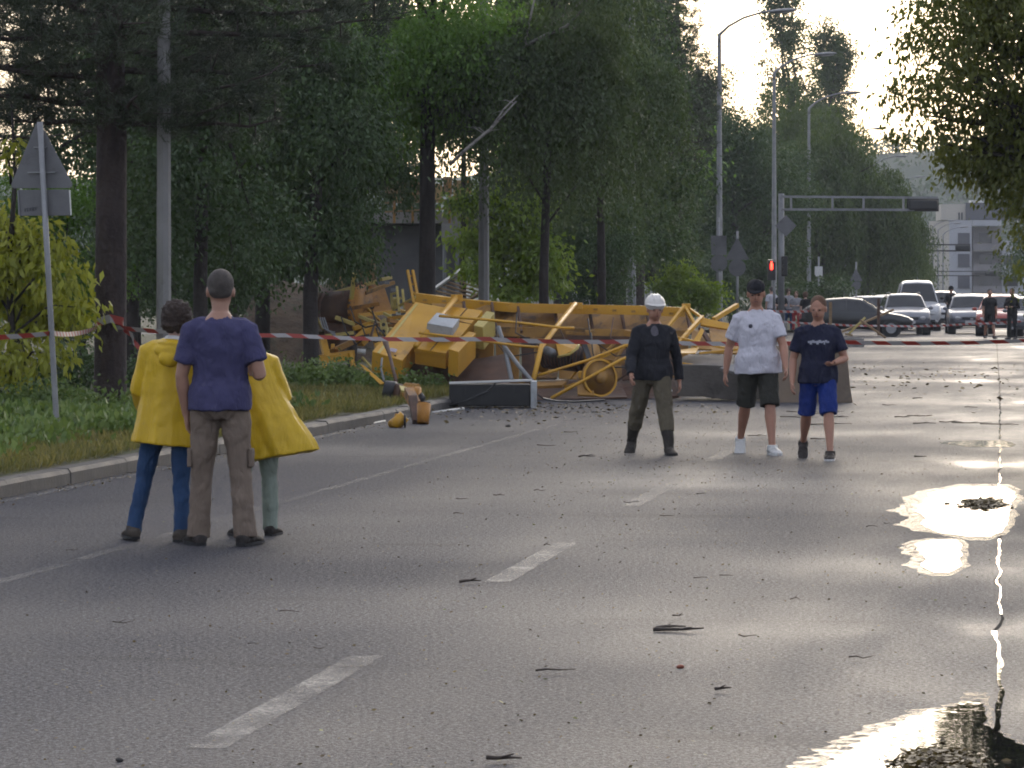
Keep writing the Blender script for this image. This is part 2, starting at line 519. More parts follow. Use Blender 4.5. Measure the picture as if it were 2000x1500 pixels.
puddle([(952, 1880, 1968), (960, 1830, 1978), (972, 1808, 1984), (986, 1800, 1974), (1000, 1785, 1972), (1012, 1812, 1970), (1025, 1795, 1966), (1040, 1832, 1958), (1051, 1900, 1930)], 'bright puddle with floating leaves by the gutter', seed=1)
puddle([(1056, 1815, 1868), (1064, 1790, 1878), (1078, 1793, 1878), (1092, 1808, 1874), (1106, 1796, 1880), (1122, 1830, 1850)], 'small bright puddle below the larger one', seed=5, jit=10)
puddle([(1372, 1895, 1918), (1392, 1810, 1924), (1420, 1740, 1926), (1440, 1700, 1960), (1462, 1665, 2010), (1500, 1605, 2000), (1560, 1500, 1930), (1680, 1350, 1860)], 'large puddle at the bottom edge reflecting the tree', seed=11, jit=26, dens=14)
puddle([(861, 1890, 1960), (865, 1840, 1975), (869, 1860, 1985), (874, 1900, 1970)], 'thin puddle far along the gutter', seed=15, jit=14)
puddle([(704, 1955, 1990), (708, 1925, 2010), (712, 1940, 2010), (716, 1965, 2000)], 'distant sliver of water at the right edge', seed=25, jit=8)
# water lying in the open seam between road and pavement
b = MB(); us = span(8, 60, .06)
for u in us:
    w = .004 + .014 * max(0, noise.fractal(Vector((u * 1.3, 3, 0)), 1, 2, 4) + .15)
    if u < 18: w += .003
    c = .02 + .03 * noise.fractal(Vector((u * .8, 8, 0)), 1, 2, 5) + .002 * (u - 14)
    b.v += [road(u, c - w, .0045), road(u, c + w, .0045)]
b.f = [(2 * i, 2 * i + 1, 2 * i + 3, 2 * i + 2) for i in range(len(us) - 1) if us[i] < 15 or noise.fractal(Vector((us[i] * .55, 21, 0)), 1, 2, 3) > -.12]
tag(b.build('gutter_water', WATER), 'thin bright line of water in the gutter seam', None, None, 'stuff')
SEAM = mat('seam_tar', (.02, .02, .021), (.03, .03, .03), 8, .95, spec=.05)
b = MB(); us = span(8, 126, .08)
for u in us:
    w = max(.002, .007 + .014 * noise.fractal(Vector((u * .9, 31, 0)), 1, 2, 4))
    c = .02 + .03 * noise.fractal(Vector((u * .8, 8, 0)), 1, 2, 5) + .002 * (min(u, 60) - 14)
    b.v += [road(u, c - w, .0025), road(u, c + w, .0025)]
b.f = [(2 * i, 2 * i + 1, 2 * i + 3, 2 * i + 2) for i in range(len(us) - 1)]
b.build('seam', SEAM)['kind'] = 'structure'
# ================================================================== vegetation
rng = np.random.default_rng(11)
def unit(a): return a / np.maximum(np.linalg.norm(a, axis=1, keepdims=True), 1e-9)

def leaf_quads(P, A, L, Wd, up_bias=.4):
    """diamond leaves at P along axis A, length L, width Wd (arrays)"""
    n = len(P)
    nr = rng.normal(size=(n, 3)); nr[:, 2] += up_bias
    B = unit(np.cross(A, nr))
    L = L[:, None]; Wd = Wd[:, None]
    sag = np.zeros((n, 3)); sag[:, 2] = -.12
    V = np.stack([P, P + A * L * .45 + B * Wd * .5, P + A * L + sag * L, P + A * L * .45 - B * Wd * .5], 1).reshape(-1, 3)
    Q = np.arange(n * 4).reshape(n, 4)
    return V, Q

def blob_points(blobs, n, clump, per, shell=.5):
    vol = np.array([r[0] * r[1] * r[2] for c, r in blobs]); vol = vol ** .85; vol /= vol.sum()
    m = max(1, n // per)
    bi = rng.choice(len(blobs), m, p=vol)
    C = np.array([c for c, r in blobs])[bi]; Rr = np.array([r for c, r in blobs])[bi]
    d = unit(rng.normal(size=(m, 3))); rad = rng.random(m) ** shell
    K = C + d * rad[:, None] * Rr
    out = unit(d * Rr)
    ks = clump * (.55 + .9 * rng.random(m))
    i = np.repeat(np.arange(m), per)
    off = rng.normal(size=(m * per, 3)) * ks[i][:, None] * np.array([1, 1, .6])
    return K[i] + off, out[i], rng.random(m)[i]

def leafy(name, blobs, n, L, m, wr=.55, clump=.3, per=30, droop=.5, shell=.5):
    P, out, kt = blob_points(blobs, n, clump, per, shell)
    k = len(P)
    A = unit(out * .5 + rng.normal(size=(k, 3)) * .6 + np.array([0, 0, -droop]))
    ln = L * (.6 + .7 * rng.random(k))
    V, Q = leaf_quads(P, A, ln, ln * wr)
    t = np.clip(.7 * kt + .3 * rng.random(k), 0, 1)
    return np_mesh(name, V, Q, m, t)

def weeping(name, cx, R0, ztop, zlow, nstr, L, m, per=60, wr=.3, spread=.08, lobes=16):
    """strands hanging from a cluster of small domes of unequal height"""
    k = lobes
    lt = np.arange(k) * 2.399 + rng.random(k) * .5; lr = R0 * .78 * np.sqrt((np.arange(k) + .5) / k)
    lz = ztop - (ztop - zlow) * .62 * (lr / R0) ** 1.7 + rng.normal(size=k) * .05 * (ztop - zlow); lw = R0 * (.24 + .2 * rng.random(k))
    li = rng.integers(0, k, nstr)
    th = rng.random(nstr) * 2 * math.pi; r = np.sqrt(rng.random(nstr))
    bx_, by_ = np.cos(lt[li]) * lr[li] + np.cos(th) * r * lw[li], np.sin(lt[li]) * lr[li] + np.sin(th) * r * lw[li]
    z0 = lz[li] - .7 * lw[li] * r ** 2 + rng.normal(size=nstr) * .15
    ln = np.maximum(.4, (z0 - zlow) * (.18 + .75 * rng.random(nstr) ** 1.3))
    i = np.repeat(np.arange(nstr), per); s = np.tile((np.arange(per) + .5) / per, nstr) + rng.random(nstr * per) / per
    ox, oy = np.cos(th) * .5, np.sin(th) * .5
    P = np.stack([bx_[i] + ox[i] * s ** .6 + rng.normal(size=len(i)) * spread, by_[i] + oy[i] * s ** .6 + rng.normal(size=len(i)) * spread, z0[i] - ln[i] * s + .9 * s * (1 - s)], 1) + np.array(cx)
    A = unit(rng.normal(size=(len(i), 3)) * .5 + np.array([0, 0, -1.]))
    l = L * (.6 + .8 * rng.random(len(i)))
    V, Q = leaf_quads(P, A, l, l * wr)
    lt_ = rng.random(k)
    return np_mesh(name, V, Q, m, np.clip(.5 * lt_[li][i] + .25 * rng.random(nstr)[i] + .25 * rng.random(len(i)), 0, 1))

def needles(name, tufts, dirs, per, L, w, m):
    k = len(tufts); i = np.repeat(np.arange(k), per)
    A = unit(dirs[i] * .75 + rng.normal(size=(k * per, 3)) * .62)
    P = tufts[i] + rng.normal(size=(k * per, 3)) * .05
    ln = L * (.7 + .6 * rng.random(len(i)))
    B = unit(np.cross(A, rng.normal(size=A.shape)))
    V = np.stack([P - B * w / 2, P + B * w / 2, P + A * ln[:, None]], 1).reshape(-1, 3)
    Q = np.arange(len(i) * 3).reshape(-1, 3)
    return np_mesh(name, V, Q, m, np.clip(.6 * rng.random(k)[i] + .4 * rng.random(len(i)), 0, 1))

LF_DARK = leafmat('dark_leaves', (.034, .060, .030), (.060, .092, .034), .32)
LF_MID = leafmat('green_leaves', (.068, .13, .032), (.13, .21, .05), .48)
LF_YEL = leafmat('yellow_green_leaves', (.20, .21, .032), (.34, .33, .065), .45)
LF_LIME = leafmat('lime_leaves', (.12, .18, .034), (.22, .27, .06), .45)
LF_BIRCH = leafmat('birch_leaves', (.045, .066, .036), (.075, .10, .045), .35)
LF_WIL = leafmat('willow_leaves', (.048, .074, .030), (.085, .115, .040), .4)
LF_RIGHT = leafmat('linden_leaves', (.060, .076, .024), (.14, .14, .042), .45)
LF_PINE = leafmat('pine_needles', (.028, .038, .030), (.055, .065, .045), .12)
LF_GRASS = leafmat('grass_blades', (.085, .088, .032), (.24, .19, .085), .35)
LF_WEED = leafmat('weed_leaves', (.07, .11, .04), (.14, .18, .065), .35)

def limbs(b, base, fork, ends, r0, seed=0, bend=.12):
    rr = random.Random(seed)
    base, fork = Vector(base), Vector(fork)
    pts = [base - Vector((0, 0, .25)), base, base.lerp(fork, .35) + Vector((rr.uniform(-1, 1), rr.uniform(-1, 1), 0)) * bend * r0 * 3,
           base.lerp(fork, .7) + Vector((rr.uniform(-1, 1), rr.uniform(-1, 1), 0)) * bend * r0 * 3, fork]
    b.tube(pts, [r0 * 1.35, r0 * 1.15, r0, r0 * .88, r0 * .72], 12)
    for e in ends:
        e = Vector(e); s = base.lerp(fork, rr.uniform(.72, .99))
        mid = s.lerp(e, .5) + Vector((rr.uniform(-.2, .2), rr.uniform(-.2, .2), (e - s).length * .08))
        b.tube([s, mid, e], [r0 * rr.uniform(.3, .5), r0 * .28, r0 * .07], 7)
        for k in range(2):
            q = mid.lerp(e, rr.random()); w = q + Vector((rr.uniform(-1, 1), rr.uniform(-1, 1), rr.uniform(-.2, .7))) * (e - s).length * .35
            b.tube([q, w], [r0 * .14, r0 * .03], 5)

# three leafy tree shapes, unit-free: crown about 7 m across on a 2.3 m bole; placed scaled
def tree_shape(kind, seed, m, n, L, per=58):
    rr = random.Random(seed)
    blobs = []
    if kind == 'round':
        for i in range(15):
            a = i * 2.4; r = rr.uniform(.5, 2.5)
            z = rr.uniform(2.9, 7.6)
            k = 1 - abs(z - 4.8) / 5.5
            blobs.append(((math.cos(a) * r * k, math.sin(a) * r * k, z), (rr.uniform(.9, 1.6), rr.uniform(.9, 1.6), rr.uniform(.7, 1.15))))
    elif kind == 'tall':
        for i in range(17):
            a = i * 2.4; z = 2.6 + i * .55; r = 1.9 * (1 - (z - 2) / 12) * rr.uniform(.4, 1.1)
            blobs.append(((math.cos(a) * r, math.sin(a) * r, z), (rr.uniform(.8, 1.5), rr.uniform(.8, 1.5), rr.uniform(.7, 1.2))))
    elif kind == 'poplar':
        for i in range(26):
            a = i * 2.4; z = 2.0 + i * .42; r = .75 * (1 - abs(z - 5) / 13) * rr.uniform(.3, 1.2)
            blobs.append(((math.cos(a) * r, math.sin(a) * r, z), (rr.uniform(.4, .8), rr.uniform(.4, .8), rr.uniform(.6, 1.1))))
    cm = leafy('crown', blobs, n, L, m, per=per, clump=.34 if kind != 'poplar' else .22, shell=.42)
    tb = MB()
    top = 8.5 if kind == 'round' else 11
    limbs(tb, (0, 0, 0), (0.1, 0, top * .62), [c for c, r in blobs[::2]], .17, seed)
    tm = tb.mesh('trunk', BARK, smooth=True)
    return cm, tm
SH_R = tree_shape('round', 1, LF_DARK, 34000, .13)
SH_R2 = tree_shape('round', 5, LF_MID, 36000, .12)
SH_T = tree_shape('tall', 2, LF_DARK, 36000, .13)
SH_T2 = tree_shape('tall', 8, LF_BIRCH, 36000, .10)
SH_P = tree_shape('poplar', 3, LF_WIL, 26000, .12)

def tree(name, label, shape, loc, sc=1.0, rz=0, scz=None, group=None, tilt=(0, 0), cat='tree', tr=1.0, lift=0):
    r = empty(name, loc, label, cat, group)
    r.rotation_euler = (tilt[0], tilt[1], rz)
    z = scz or sc
    c = link('crown', shape[0], r); c.scale = (sc, sc, z); c.location.z = lift
    t = link('trunk', shape[1], r); t.scale = (sc * tr, sc * tr, z * (1 + lift / 7))
    return r

G1 = 'trees on the left verge'
G2 = 'trees behind the wreck'
G3 = 'trees far along the road'
# front row
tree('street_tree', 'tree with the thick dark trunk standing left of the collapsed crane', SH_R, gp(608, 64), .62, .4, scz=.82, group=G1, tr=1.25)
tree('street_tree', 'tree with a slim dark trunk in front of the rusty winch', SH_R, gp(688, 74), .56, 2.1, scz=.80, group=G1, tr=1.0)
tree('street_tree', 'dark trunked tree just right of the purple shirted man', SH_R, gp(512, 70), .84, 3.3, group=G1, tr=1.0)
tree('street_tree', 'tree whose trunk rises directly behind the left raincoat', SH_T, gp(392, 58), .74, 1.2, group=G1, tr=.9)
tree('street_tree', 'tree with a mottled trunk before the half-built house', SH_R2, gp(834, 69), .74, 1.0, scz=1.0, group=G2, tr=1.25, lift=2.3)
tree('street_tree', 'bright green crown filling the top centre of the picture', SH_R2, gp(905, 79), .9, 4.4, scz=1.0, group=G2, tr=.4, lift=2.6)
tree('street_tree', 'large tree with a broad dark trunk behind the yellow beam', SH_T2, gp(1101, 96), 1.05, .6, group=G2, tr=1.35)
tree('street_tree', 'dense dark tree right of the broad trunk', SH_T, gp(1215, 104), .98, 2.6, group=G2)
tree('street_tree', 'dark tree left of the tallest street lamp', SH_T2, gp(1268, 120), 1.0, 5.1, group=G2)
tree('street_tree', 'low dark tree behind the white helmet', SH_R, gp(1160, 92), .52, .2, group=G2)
# second row that closes the view
for i, (px, Y, sh, sc, lab) in enumerate([
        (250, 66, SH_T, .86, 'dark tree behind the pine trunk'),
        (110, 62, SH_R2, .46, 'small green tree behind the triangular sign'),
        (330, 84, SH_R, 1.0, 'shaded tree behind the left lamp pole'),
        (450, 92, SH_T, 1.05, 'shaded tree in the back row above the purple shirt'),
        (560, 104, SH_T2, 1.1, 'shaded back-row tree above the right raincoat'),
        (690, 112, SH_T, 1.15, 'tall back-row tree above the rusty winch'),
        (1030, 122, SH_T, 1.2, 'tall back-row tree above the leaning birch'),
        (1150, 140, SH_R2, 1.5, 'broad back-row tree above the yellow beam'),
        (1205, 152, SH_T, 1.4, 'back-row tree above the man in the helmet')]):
    tree('wood_tree', lab, sh, gp(px, Y), sc, i * 1.7, group='trees in the back row')
# along the road ahead
tree('roadside_tree', 'round tree between the first two street lamps', SH_R, gp(1432, 174), 1.15, 1.1, group=G3, scz=1.28)
tree('roadside_tree', 'tree behind the pedestrian signal', SH_T, gp(1372, 180), 1.12, 2.1, group=G3)
tree('roadside_tree', 'dark tree behind the mast of the traffic signal', SH_R, gp(1492, 182), 1.15, .3, group=G3)
for px, Y, sc, tl, lab in [(1580, 262, 1.72, -.16, 'tallest windblown poplar on the skyline'), (1545, 268, 1.5, -.22, 'poplar bent left on the skyline'), (1640, 272, 1.55, -.05, 'upright poplar right of the tallest one')]:
    tree('poplar_tree', lab, SH_P, gp(px, Y), sc * 1.22, px * .1, group='poplars on the skyline', tilt=(0, tl), scz=sc * 1.08)

WM = weeping('crown', (0, 0, 0), 3.7, 9.8, .5, 1100, .19, LF_WIL, 52, .34, .12, 22)
wt = MB(); limbs(wt, (0, 0, 0), (.2, 0, 5.5), [(2, 1, 7), (-2, .6, 7.2), (.5, -2, 7), (0, 1.6, 8), (-1, -1, 7.6)], .24, 4)
WT = wt.mesh('trunk', BARK, smooth=True)
for px, Y, sc, scz, lab in [(1605, 202, 1.22, 1.15, 'big weeping willow behind the signal arm'), (1690, 204, .98, .98, 'weeping willow right of the big one'), (1535, 212, 1.1, 1.32, 'willow rising behind the signal mast'),
                            (1722, 256, .85, .74, 'smaller willow farther along the road'), (1757, 310, .7, .62, 'smallest willow next to the white block')]:
    tree('willow_tree', lab, (WM, WT), gp(px, Y), sc, px, scz=scz, group='willows along the road')
# birch with drooping twigs, and a leaning broken birch
BM = weeping('crown', (0, 0, 0), 1.85, 7.6, 2.6, 620, .08, LF_BIRCH, 62, .6, .10, 12)
bt = MB(); bt.tube([(0, 0, -.2), (0, 0, 2), (.08, 0, 4.5), (.15, .1, 7.2)], [.11, .095, .075, .03], 10)
for a in range(9): bt.tube([(.05, 0, 3 + a * .42), (math.cos(a * 2.4) * .8, math.sin(a * 2.4) * .8, 4 + a * .42)], [.03, .008], 6)
BT = bt.mesh('trunk', BARK, smooth=True)
tree('birch_tree', 'birch with long drooping twigs over the street lamp pole', (BM, BT), gp(1062, 68.5), .95, 0, cat='tree')
tree('birch_tree', 'birch with drooping twigs left of the broad trunk', (BM, BT), gp(1175, 80), 1.0, 2, cat='tree')
lb = empty('leaning_birch', at(880, 322, 68.8), 'pale birch trunk leaning diagonally across the crowns', 'tree')
_at = at
def at(px, py, Y): return _at(px, py, Y - 3.2)
tb, tlow = MB(), MB()
tlow.tube([_at(878, 322, 66), _at(912, 290, 66), _at(960, 250, 66.2), _at(1008, 198, 66.6)], [.034, .032, .026, .015], 9)
tlow.tube([_at(955, 256, 66.2), _at(985, 212, 66.3), _at(1012, 186, 66.4)], [.022, .018, .010], 7)
tb.tube([at(1022, 92, 71), at(1062, 70, 70.8), at(1105, 52, 70.6), at(1135, 22, 70.5), at(1160, -20, 70.4)], [.034, .032, .028, .022, .014], 8)
tb.tube([at(1062, 70, 70.8), at(1110, 60, 71), at(1160, 36, 71.2)], [.022, .018, .008], 7)
tb.tube([at(1008, 196, 71.6), at(1018, 140, 71.3), at(1024, 90, 71), at(1050, -30, 71)], [.026, .026, .028, .018], 8)
rt_ = random.Random(3)
for k in range(16):
    p = at(rt_.choice((940, 1000, 1080, 1130)) + rt_.uniform(-20, 20), 0, 71.5)
    x_ = 1000 + p.x / p.y * F
    y_ = np.interp(x_, [876, 975, 1010, 1022, 1160], [324, 238, 194, 92, -15])
    a_ = _at(x_, y_, 66.3 if x_ < 1009 else 68.0); q_ = a_ + Vector((rt_.uniform(-.4, .4), rt_.uniform(-.3, .3), rt_.uniform(-.35, .5)))
    (tlow if x_ < 1009 else tb).tube([a_, a_.lerp(q_, .5) + Vector((0, 0, .04)), q_], [.014, .009, .003], 5)
tb.build('trunk', BARKB, lb, True); tlow.build('broken_limb', BARKB, lb, True)
blobs = [(tuple(at(px, py, Y)), (r, r, r * .9)) for px, py, Y, r in [(1180, -30, 70, 1.0), (1230, 40, 71.5, .8), (1120, -20, 70.5, .7), (1210, 90, 71, .5)]]
o = link('crown', leafy('crown', blobs, 5000, .08, LF_BIRCH, clump=.2, droop=.9), lb); o.location = -lb.location

at = _at
# pines
def pine(name, label, loc, trunk_r, h, z0, rad, nb, seed, per=26, side=None, L=.17, w=.011, cat='tree', group=None):
    rr = random.Random(seed)
    r = empty(name, loc, label, cat, group)
    b = MB()
    b.tube([(0, 0, -.3), (0, 0, .1), (.02, 0, h * .3), (-.05, 0, h * .6), (.05, 0, h)], [trunk_r * 1.3, trunk_r * 1.1, trunk_r, trunk_r * .75, .04], 14)
    T, D = [], []
    for i in range(nb):
        z = z0 + (h - z0) * (i / nb) ** 1.1
        a = i * 2.399 + rr.uniform(-.3, .3)
        ln = rad * (1 - .75 * ((z - z0) / (h - z0)) ** 1.4) * rr.uniform(.65, 1.1) * (.5 + .5 * min(1, (z - z0) / 1.1))
        d = Vector((math.cos(a), math.sin(a), 0))
        pts = []
        for k in range(6):
            s = k / 5
            pts.append(Vector((0, 0, z)) + d * ln * s + Vector((0, 0, -.10 * ln * s + .25 * ln * s * s * .6)) + Vector((0, 0, rr.uniform(-.05, .05))))
        b.tube(pts, [.05 * (1 - .8 * k / 5) * (trunk_r / .18) ** .5 for k in range(6)], 6)
        for k in range(int(ln * 15)):
            s = rr.uniform(.22, 1.0)
            p = pts[min(4, int(s * 5))].lerp(pts[min(5, int(s * 5) + 1)], s * 5 % 1)
            sd = Vector((-d.y, d.x, 0)) * rr.uniform(-1, 1) * (.25 + .55 * (1 - abs(s - .6)))
            q = p + sd + Vector((0, 0, rr.uniform(-.16, .28)))
            T.append(q); D.append((d * .6 + sd.normalized() * .5 + Vector((0, 0, .55))).normalized())
            if k % 3 == 0: b.tube([p, q], [.012, .006], 4)
    b.build('trunk', BARKP, None, True).parent = r
    me = needles('crown', np.array(T), np.array(D), per, L, w, LF_PINE)
    link('crown', me, r)
    return r
pine('pine_tree', 'big pine with the thick dark trunk and low dark boughs at left', gp(215, 44), .185, 11.5, 3.55, 4.3, 74, 5, per=62, L=.16, w=.012)
pine('pine_tree', 'pine reaching in at the left edge behind the sign', gp(-130, 52), .17, 11, 3.4, 3.0, 46, 9, per=40)
pine('pine_tree', 'pine above the right end of the yellow wreck', gp(1245, 110), .2, 13, 5.2, 2.5, 56, 15, per=44, L=.2, w=.016)
pine('pine_tree', 'pine whose tufts reach the tallest street lamp', gp(1322, 124), .2, 13.5, 5.4, 1.7, 50, 21, per=44, L=.2, w=.016)

# yellow-green box elder at the left edge
be = empty('box_elder', gp(22, 43), 'yellow-green young tree with drooping leaves beneath the triangular sign', 'tree')
b = MB(); L0 = be.location
b.tube([L0 + Vector(q) for q in ((0, 0, -.1), (.02, 0, .8), (-.03, 0, 1.7), (.05, 0, 2.9), (.0, 0, 3.8))], [.055, .045, .04, .025, .012], 8)
bb = []
for px, py, r in [(60, 470, .40), (20, 520, .42), (110, 540, .36), (60, 600, .42), (125, 620, .33), (0, 440, .4), (150, 600, .22), (20, 690, .4), (90, 690, .3), (-40, 560, .5), (90, 480, .25), (10, 300, .22), (35, 760, .2)]:
    p = at(px, py, 43 + random.uniform(-.5, .4)); bb.append((tuple(p), (r, r, r * .75)))
    b.tube([L0 + Vector((0, 0, p.z - L0.z - .35)), L0.lerp(p, .6) + Vector((0, 0, (p.z - L0.z) * .42)), p], [.02, .014, .005], 5)
b.build('trunk', BARK, be, True)
o = link('crown', leafy('crown', bb, 5200, .13, LF_YEL, wr=.40, clump=.11, per=12, droop=1.0), be); o.location = -be.location
# light green young tree at the concrete pole
yt = empty('young_tree', gp(985, 78), 'light green young tree around the concrete lamp pole', 'tree')
b = MB(); L0 = yt.location
b.tube([L0 + Vector(q) for q in ((0, 0, -.1), (.05, 0, 1.2), (-.05, 0, 2.4), (.05, 0, 4.0))], [.06, .05, .04, .012], 8)
bb = []
for px, py, r in [(985, 350, .25), (960, 400, .45), (1030, 420, .45), (910, 400, .35), (1060, 400, .25), (1000, 470, .6), (920, 470, .42), (1060, 500, .5), (940, 530, .4), (1020, 545, .55), (1075, 550, .35), (985, 580, .4)]:
    p = at(px, py, 78 + random.uniform(-.7, .5)); bb.append((tuple(p), (r, r, r * .7)))
    b.tube([L0 + Vector((0, 0, max(.4, p.z - L0.z - .4))), p], [.02, .006], 5)
b.build('trunk', BARK, yt, True)
o = link('crown', leafy('crown', bb, 9000, .13, LF_LIME, wr=.5, clump=.2, per=18, droop=.6), yt); o.location = -yt.location
# the tree on the right
rt = empty('linden_tree', gp(2100, 40), 'large overhanging tree at the right edge of the picture', 'tree')
b = MB(); L0 = rt.location
bb = []; ends = []
for px, py, dY, r in [(1990, -60, 0, 1.0), (1900, 40, -.5, .75), (1960, 90, .5, .9), (2040, 60, 0, 1.1), (1830, -20, 0, .55), (1820, 60, .6, .42), (1780, 90, .2, .28), (1860, 130, -.4, .55), (1930, 200, 0, .8),
                      (1800, 215, .4, .36), (1850, 250, 0, .5), (1905, 290, .6, .6), (1980, 300, 0, .9), (2050, 220, 0, 1.1), (1770, 265, .2, .22), (1830, 300, .5, .34), (1990, 370, 0, .42), (2022, 470, .3, .36), (2060, 390, 0, .85),
                      (1880, 335, .2, .30), (2035, 545, .5, .42), (1850, -140, 0, .9), (1930, -220, .4, 1.2), (2060, -180, 0, 1.4), (1990, -400, 0, 1.4), (2150, 100, 0, 1.8), (2150, 350, 0, 1.5), (1745, 55, 0, .16), (1735, 200, .2, .16), (1880, 90, 0, .6), (1840, 180, .3, .5), (1900, 10, .5, .7), (1800, 20, 0, .35), (1770, 160, .3, .2), (1950, 320, .4, .7), (2005, 430, .2, .3), (2012, 520, .3, .28), (2015, 580, .4, .26)]:
    r *= .8; p = at(px, py, 40 + dY); bb.append((tuple(p), (r, r * 1.2, r * .72))); ends.append(p)
limbs(b, L0, L0 + Vector((.05, 0, 3.4)), [(L0 + Vector((0, 0, 3))).lerp(e, .82) for e in ends], .12, 31)
b.build('trunk', BARK, rt, True)
o = link('crown', leafy('crown', bb, 60000, .070, LF_RIGHT, wr=.52, clump=.13, per=40, droop=.9, shell=.45), rt); o.location = -rt.location
tree('street_tree', 'shaded tree farther off at the right edge', SH_R, gp(2130, 95), .62, 2.0, scz=.66)
tree('street_tree', 'dark tree hiding the right side of the white block', SH_T, gp(2040, 210), 1.0, 1.0)

# shrubs and ground cover
def shrub(name, label, blobs_px, Y, n, L, m, wr=.5, group=None):
    r = empty(name, gp(blobs_px[0][0], Y), label, 'shrub', group)
    bb = []
    b = MB()
    for px, py, q in blobs_px:
        p = at(px, py, Y + random.uniform(-.4, .4)); p.z = max(p.z, gz(p) + q * .4)
        bb.append((tuple(p), (q, q, q * .7))); b.tube([r.location - Vector((0, 0, .05)), r.location.lerp(p, .55), p], [.015, .012, .004], 5)
    b.build('stem', BARK, r)
    o = link('foliage', leafy('foliage', bb, n, L, m, wr=wr, clump=.14, per=16, droop=.2), r); o.location = -r.location
    return r
shrub('shrub', 'low green shrub left of the orange motor', [(640, 765, .34), (590, 770, .30), (690, 770, .28), (730, 755, .22), (660, 735, .3), (610, 740, .3), (560, 760, .3)], 57, 5200, .085, LF_WEED)
shrub('shrub', 'leafy shrub beneath the tilted yellow cabinet', [(830, 750, .16), (800, 745, .15), (850, 765, .12)], 57, 1200, .07, LF_WEED)
shrub('shrub', 'weedy bush at the foot of the pine trunk', [(150, 815, .26), (60, 820, .3), (110, 790, .3), (20, 840, .3), (250, 810, .25), (180, 850, .2)], 42, 5200, .075, LF_WEED)
shrub('shrub', 'dark bush behind the pine trunk', [(150, 720, .45), (90, 740, .45), (290, 730, .4), (30, 740, .4)], 52, 5200, .08, LF_DARK)
shrub('shrub', 'pale green bush right of the white helmet', [(1320, 580, .5), (1350, 560, .5), (1300, 560, .45), (1370, 590, .5), (1330, 530, .4), (1385, 570, .4)], 104, 5200, .12, LF_LIME)
shrub('shrub', 'dark bush under the mast of the traffic signal', [(1450, 600, .9), (1400, 595, .8), (1560, 580, 1.0), (1620, 570, 1.1), (1500, 590, .9)], 158, 5200, .16, LF_DARK)
US = tree_shape('round', 12, LF_DARK, 16000, .15)
for i, (px, Y, sc, lab) in enumerate([(40, 72, .42, 'dark thicket at the left edge behind the yellow-green tree'), (160, 76, .40, 'dark thicket behind the pine trunk'), (270, 80, .44, 'dark thicket left of the left lamp pole'), (370, 88, .44, 'dark thicket behind the left raincoat'),
        (455, 96, .42, 'dark thicket beside the head of the tall man'), (1130, 118, .5, 'dark thicket behind the site fence'), (1230, 124, .5, 'dark thicket behind the white helmet'), (1310, 132, .55, 'dark thicket right of the site fence'), (1400, 162, .6, 'dark thicket under the round roadside tree'), (1480, 178, .6, 'dark thicket under the signal mast')]):
    t_ = tree('thicket', lab, US, gp(px, Y) - Vector((0, 0, 1.0 * sc)), sc * 1.25, i * 1.3, scz=sc * .9, group='thickets under the trees', cat='shrub')
def cover(name, label, n, ufun, m, Lr, wr, hmin):
    u, v = ufun(n)
    P = np.stack([RD.x * u + RN.x * v, RD.y * u + RN.y * v, np.zeros(n)], 1)
    P[:, 2] = [gz(p) for p in P]
    P[:, 2] += rng.random(n) * hmin
    A = unit(rng.normal(size=(n, 3)) * .38 + np.array([0, 0, 1.]))
    l = Lr * (.5 + .9 * rng.random(n))
    V, Q = leaf_quads(P, A, l, l * wr, 0)
    o = link(name, np_mesh(name, V, Q, m, rng.random(n)))
    return tag(o, label, None, None, 'stuff')
cover('grass', 'rough grass along the left verge', 60000, lambda n: (20 + 42 * rng.random(n) ** 1.3, KV - .22 - 4.5 * rng.random(n) ** 1.4), LF_GRASS, .13, .10, .0)
def clumps(n):
    m = 130; cu, cv = 22 + 23 * rng.random(m), KV - .9 - 3.2 * rng.random(m)
    i = rng.integers(0, m, n); return cu[i] + rng.normal(size=n) * .22, cv[i] + rng.normal(size=n) * .2
cover('weeds', 'broad-leaved weeds among the verge grass', 20000, clumps, LF_WEED, .10, .5, .22)
# hill far behind
b = MB(); hx = list(range(-420, 900, 15)); hy = list(range(700, 1000, 15))
HLF = mat('hill_wood', (.03, .05, .028), (.05, .07, .032), .08, .9)
def hz(x, y):
    return 34 * math.exp(-((y - 900) / 110) ** 2) * (1 + .12 * math.sin(x * .012)) + 5 * noise.fractal(Vector((x * .02, y * .02, 3)), 1, 2, 4)
b.v = [Vector((x, y, hz(x, y))) for y in hy for x in hx]; n = len(hx)
b.f = [(i * n + j, i * n + j + 1, (i + 1) * n + j + 1, (i + 1) * n + j) for i in range(len(hy) - 1) for j in range(n - 1)]
b.build('hill', HLF, smooth=True)['kind'] = 'structure'
k = 900
xs, ys = rng.random(k) * 260 + 40, rng.random(k) * 160 + 730
bl = [((x, y, hz(x, y) + 1.5), (4.0, 4.0, 3.2)) for x, y in zip(xs, ys)]
o = link('hill_wood', leafy('hill_wood', bl, 36000, 1.3, LF_DARK, clump=1.6, per=12)); tag(o, 'misty wood on the far hillside', None, None, 'stuff')
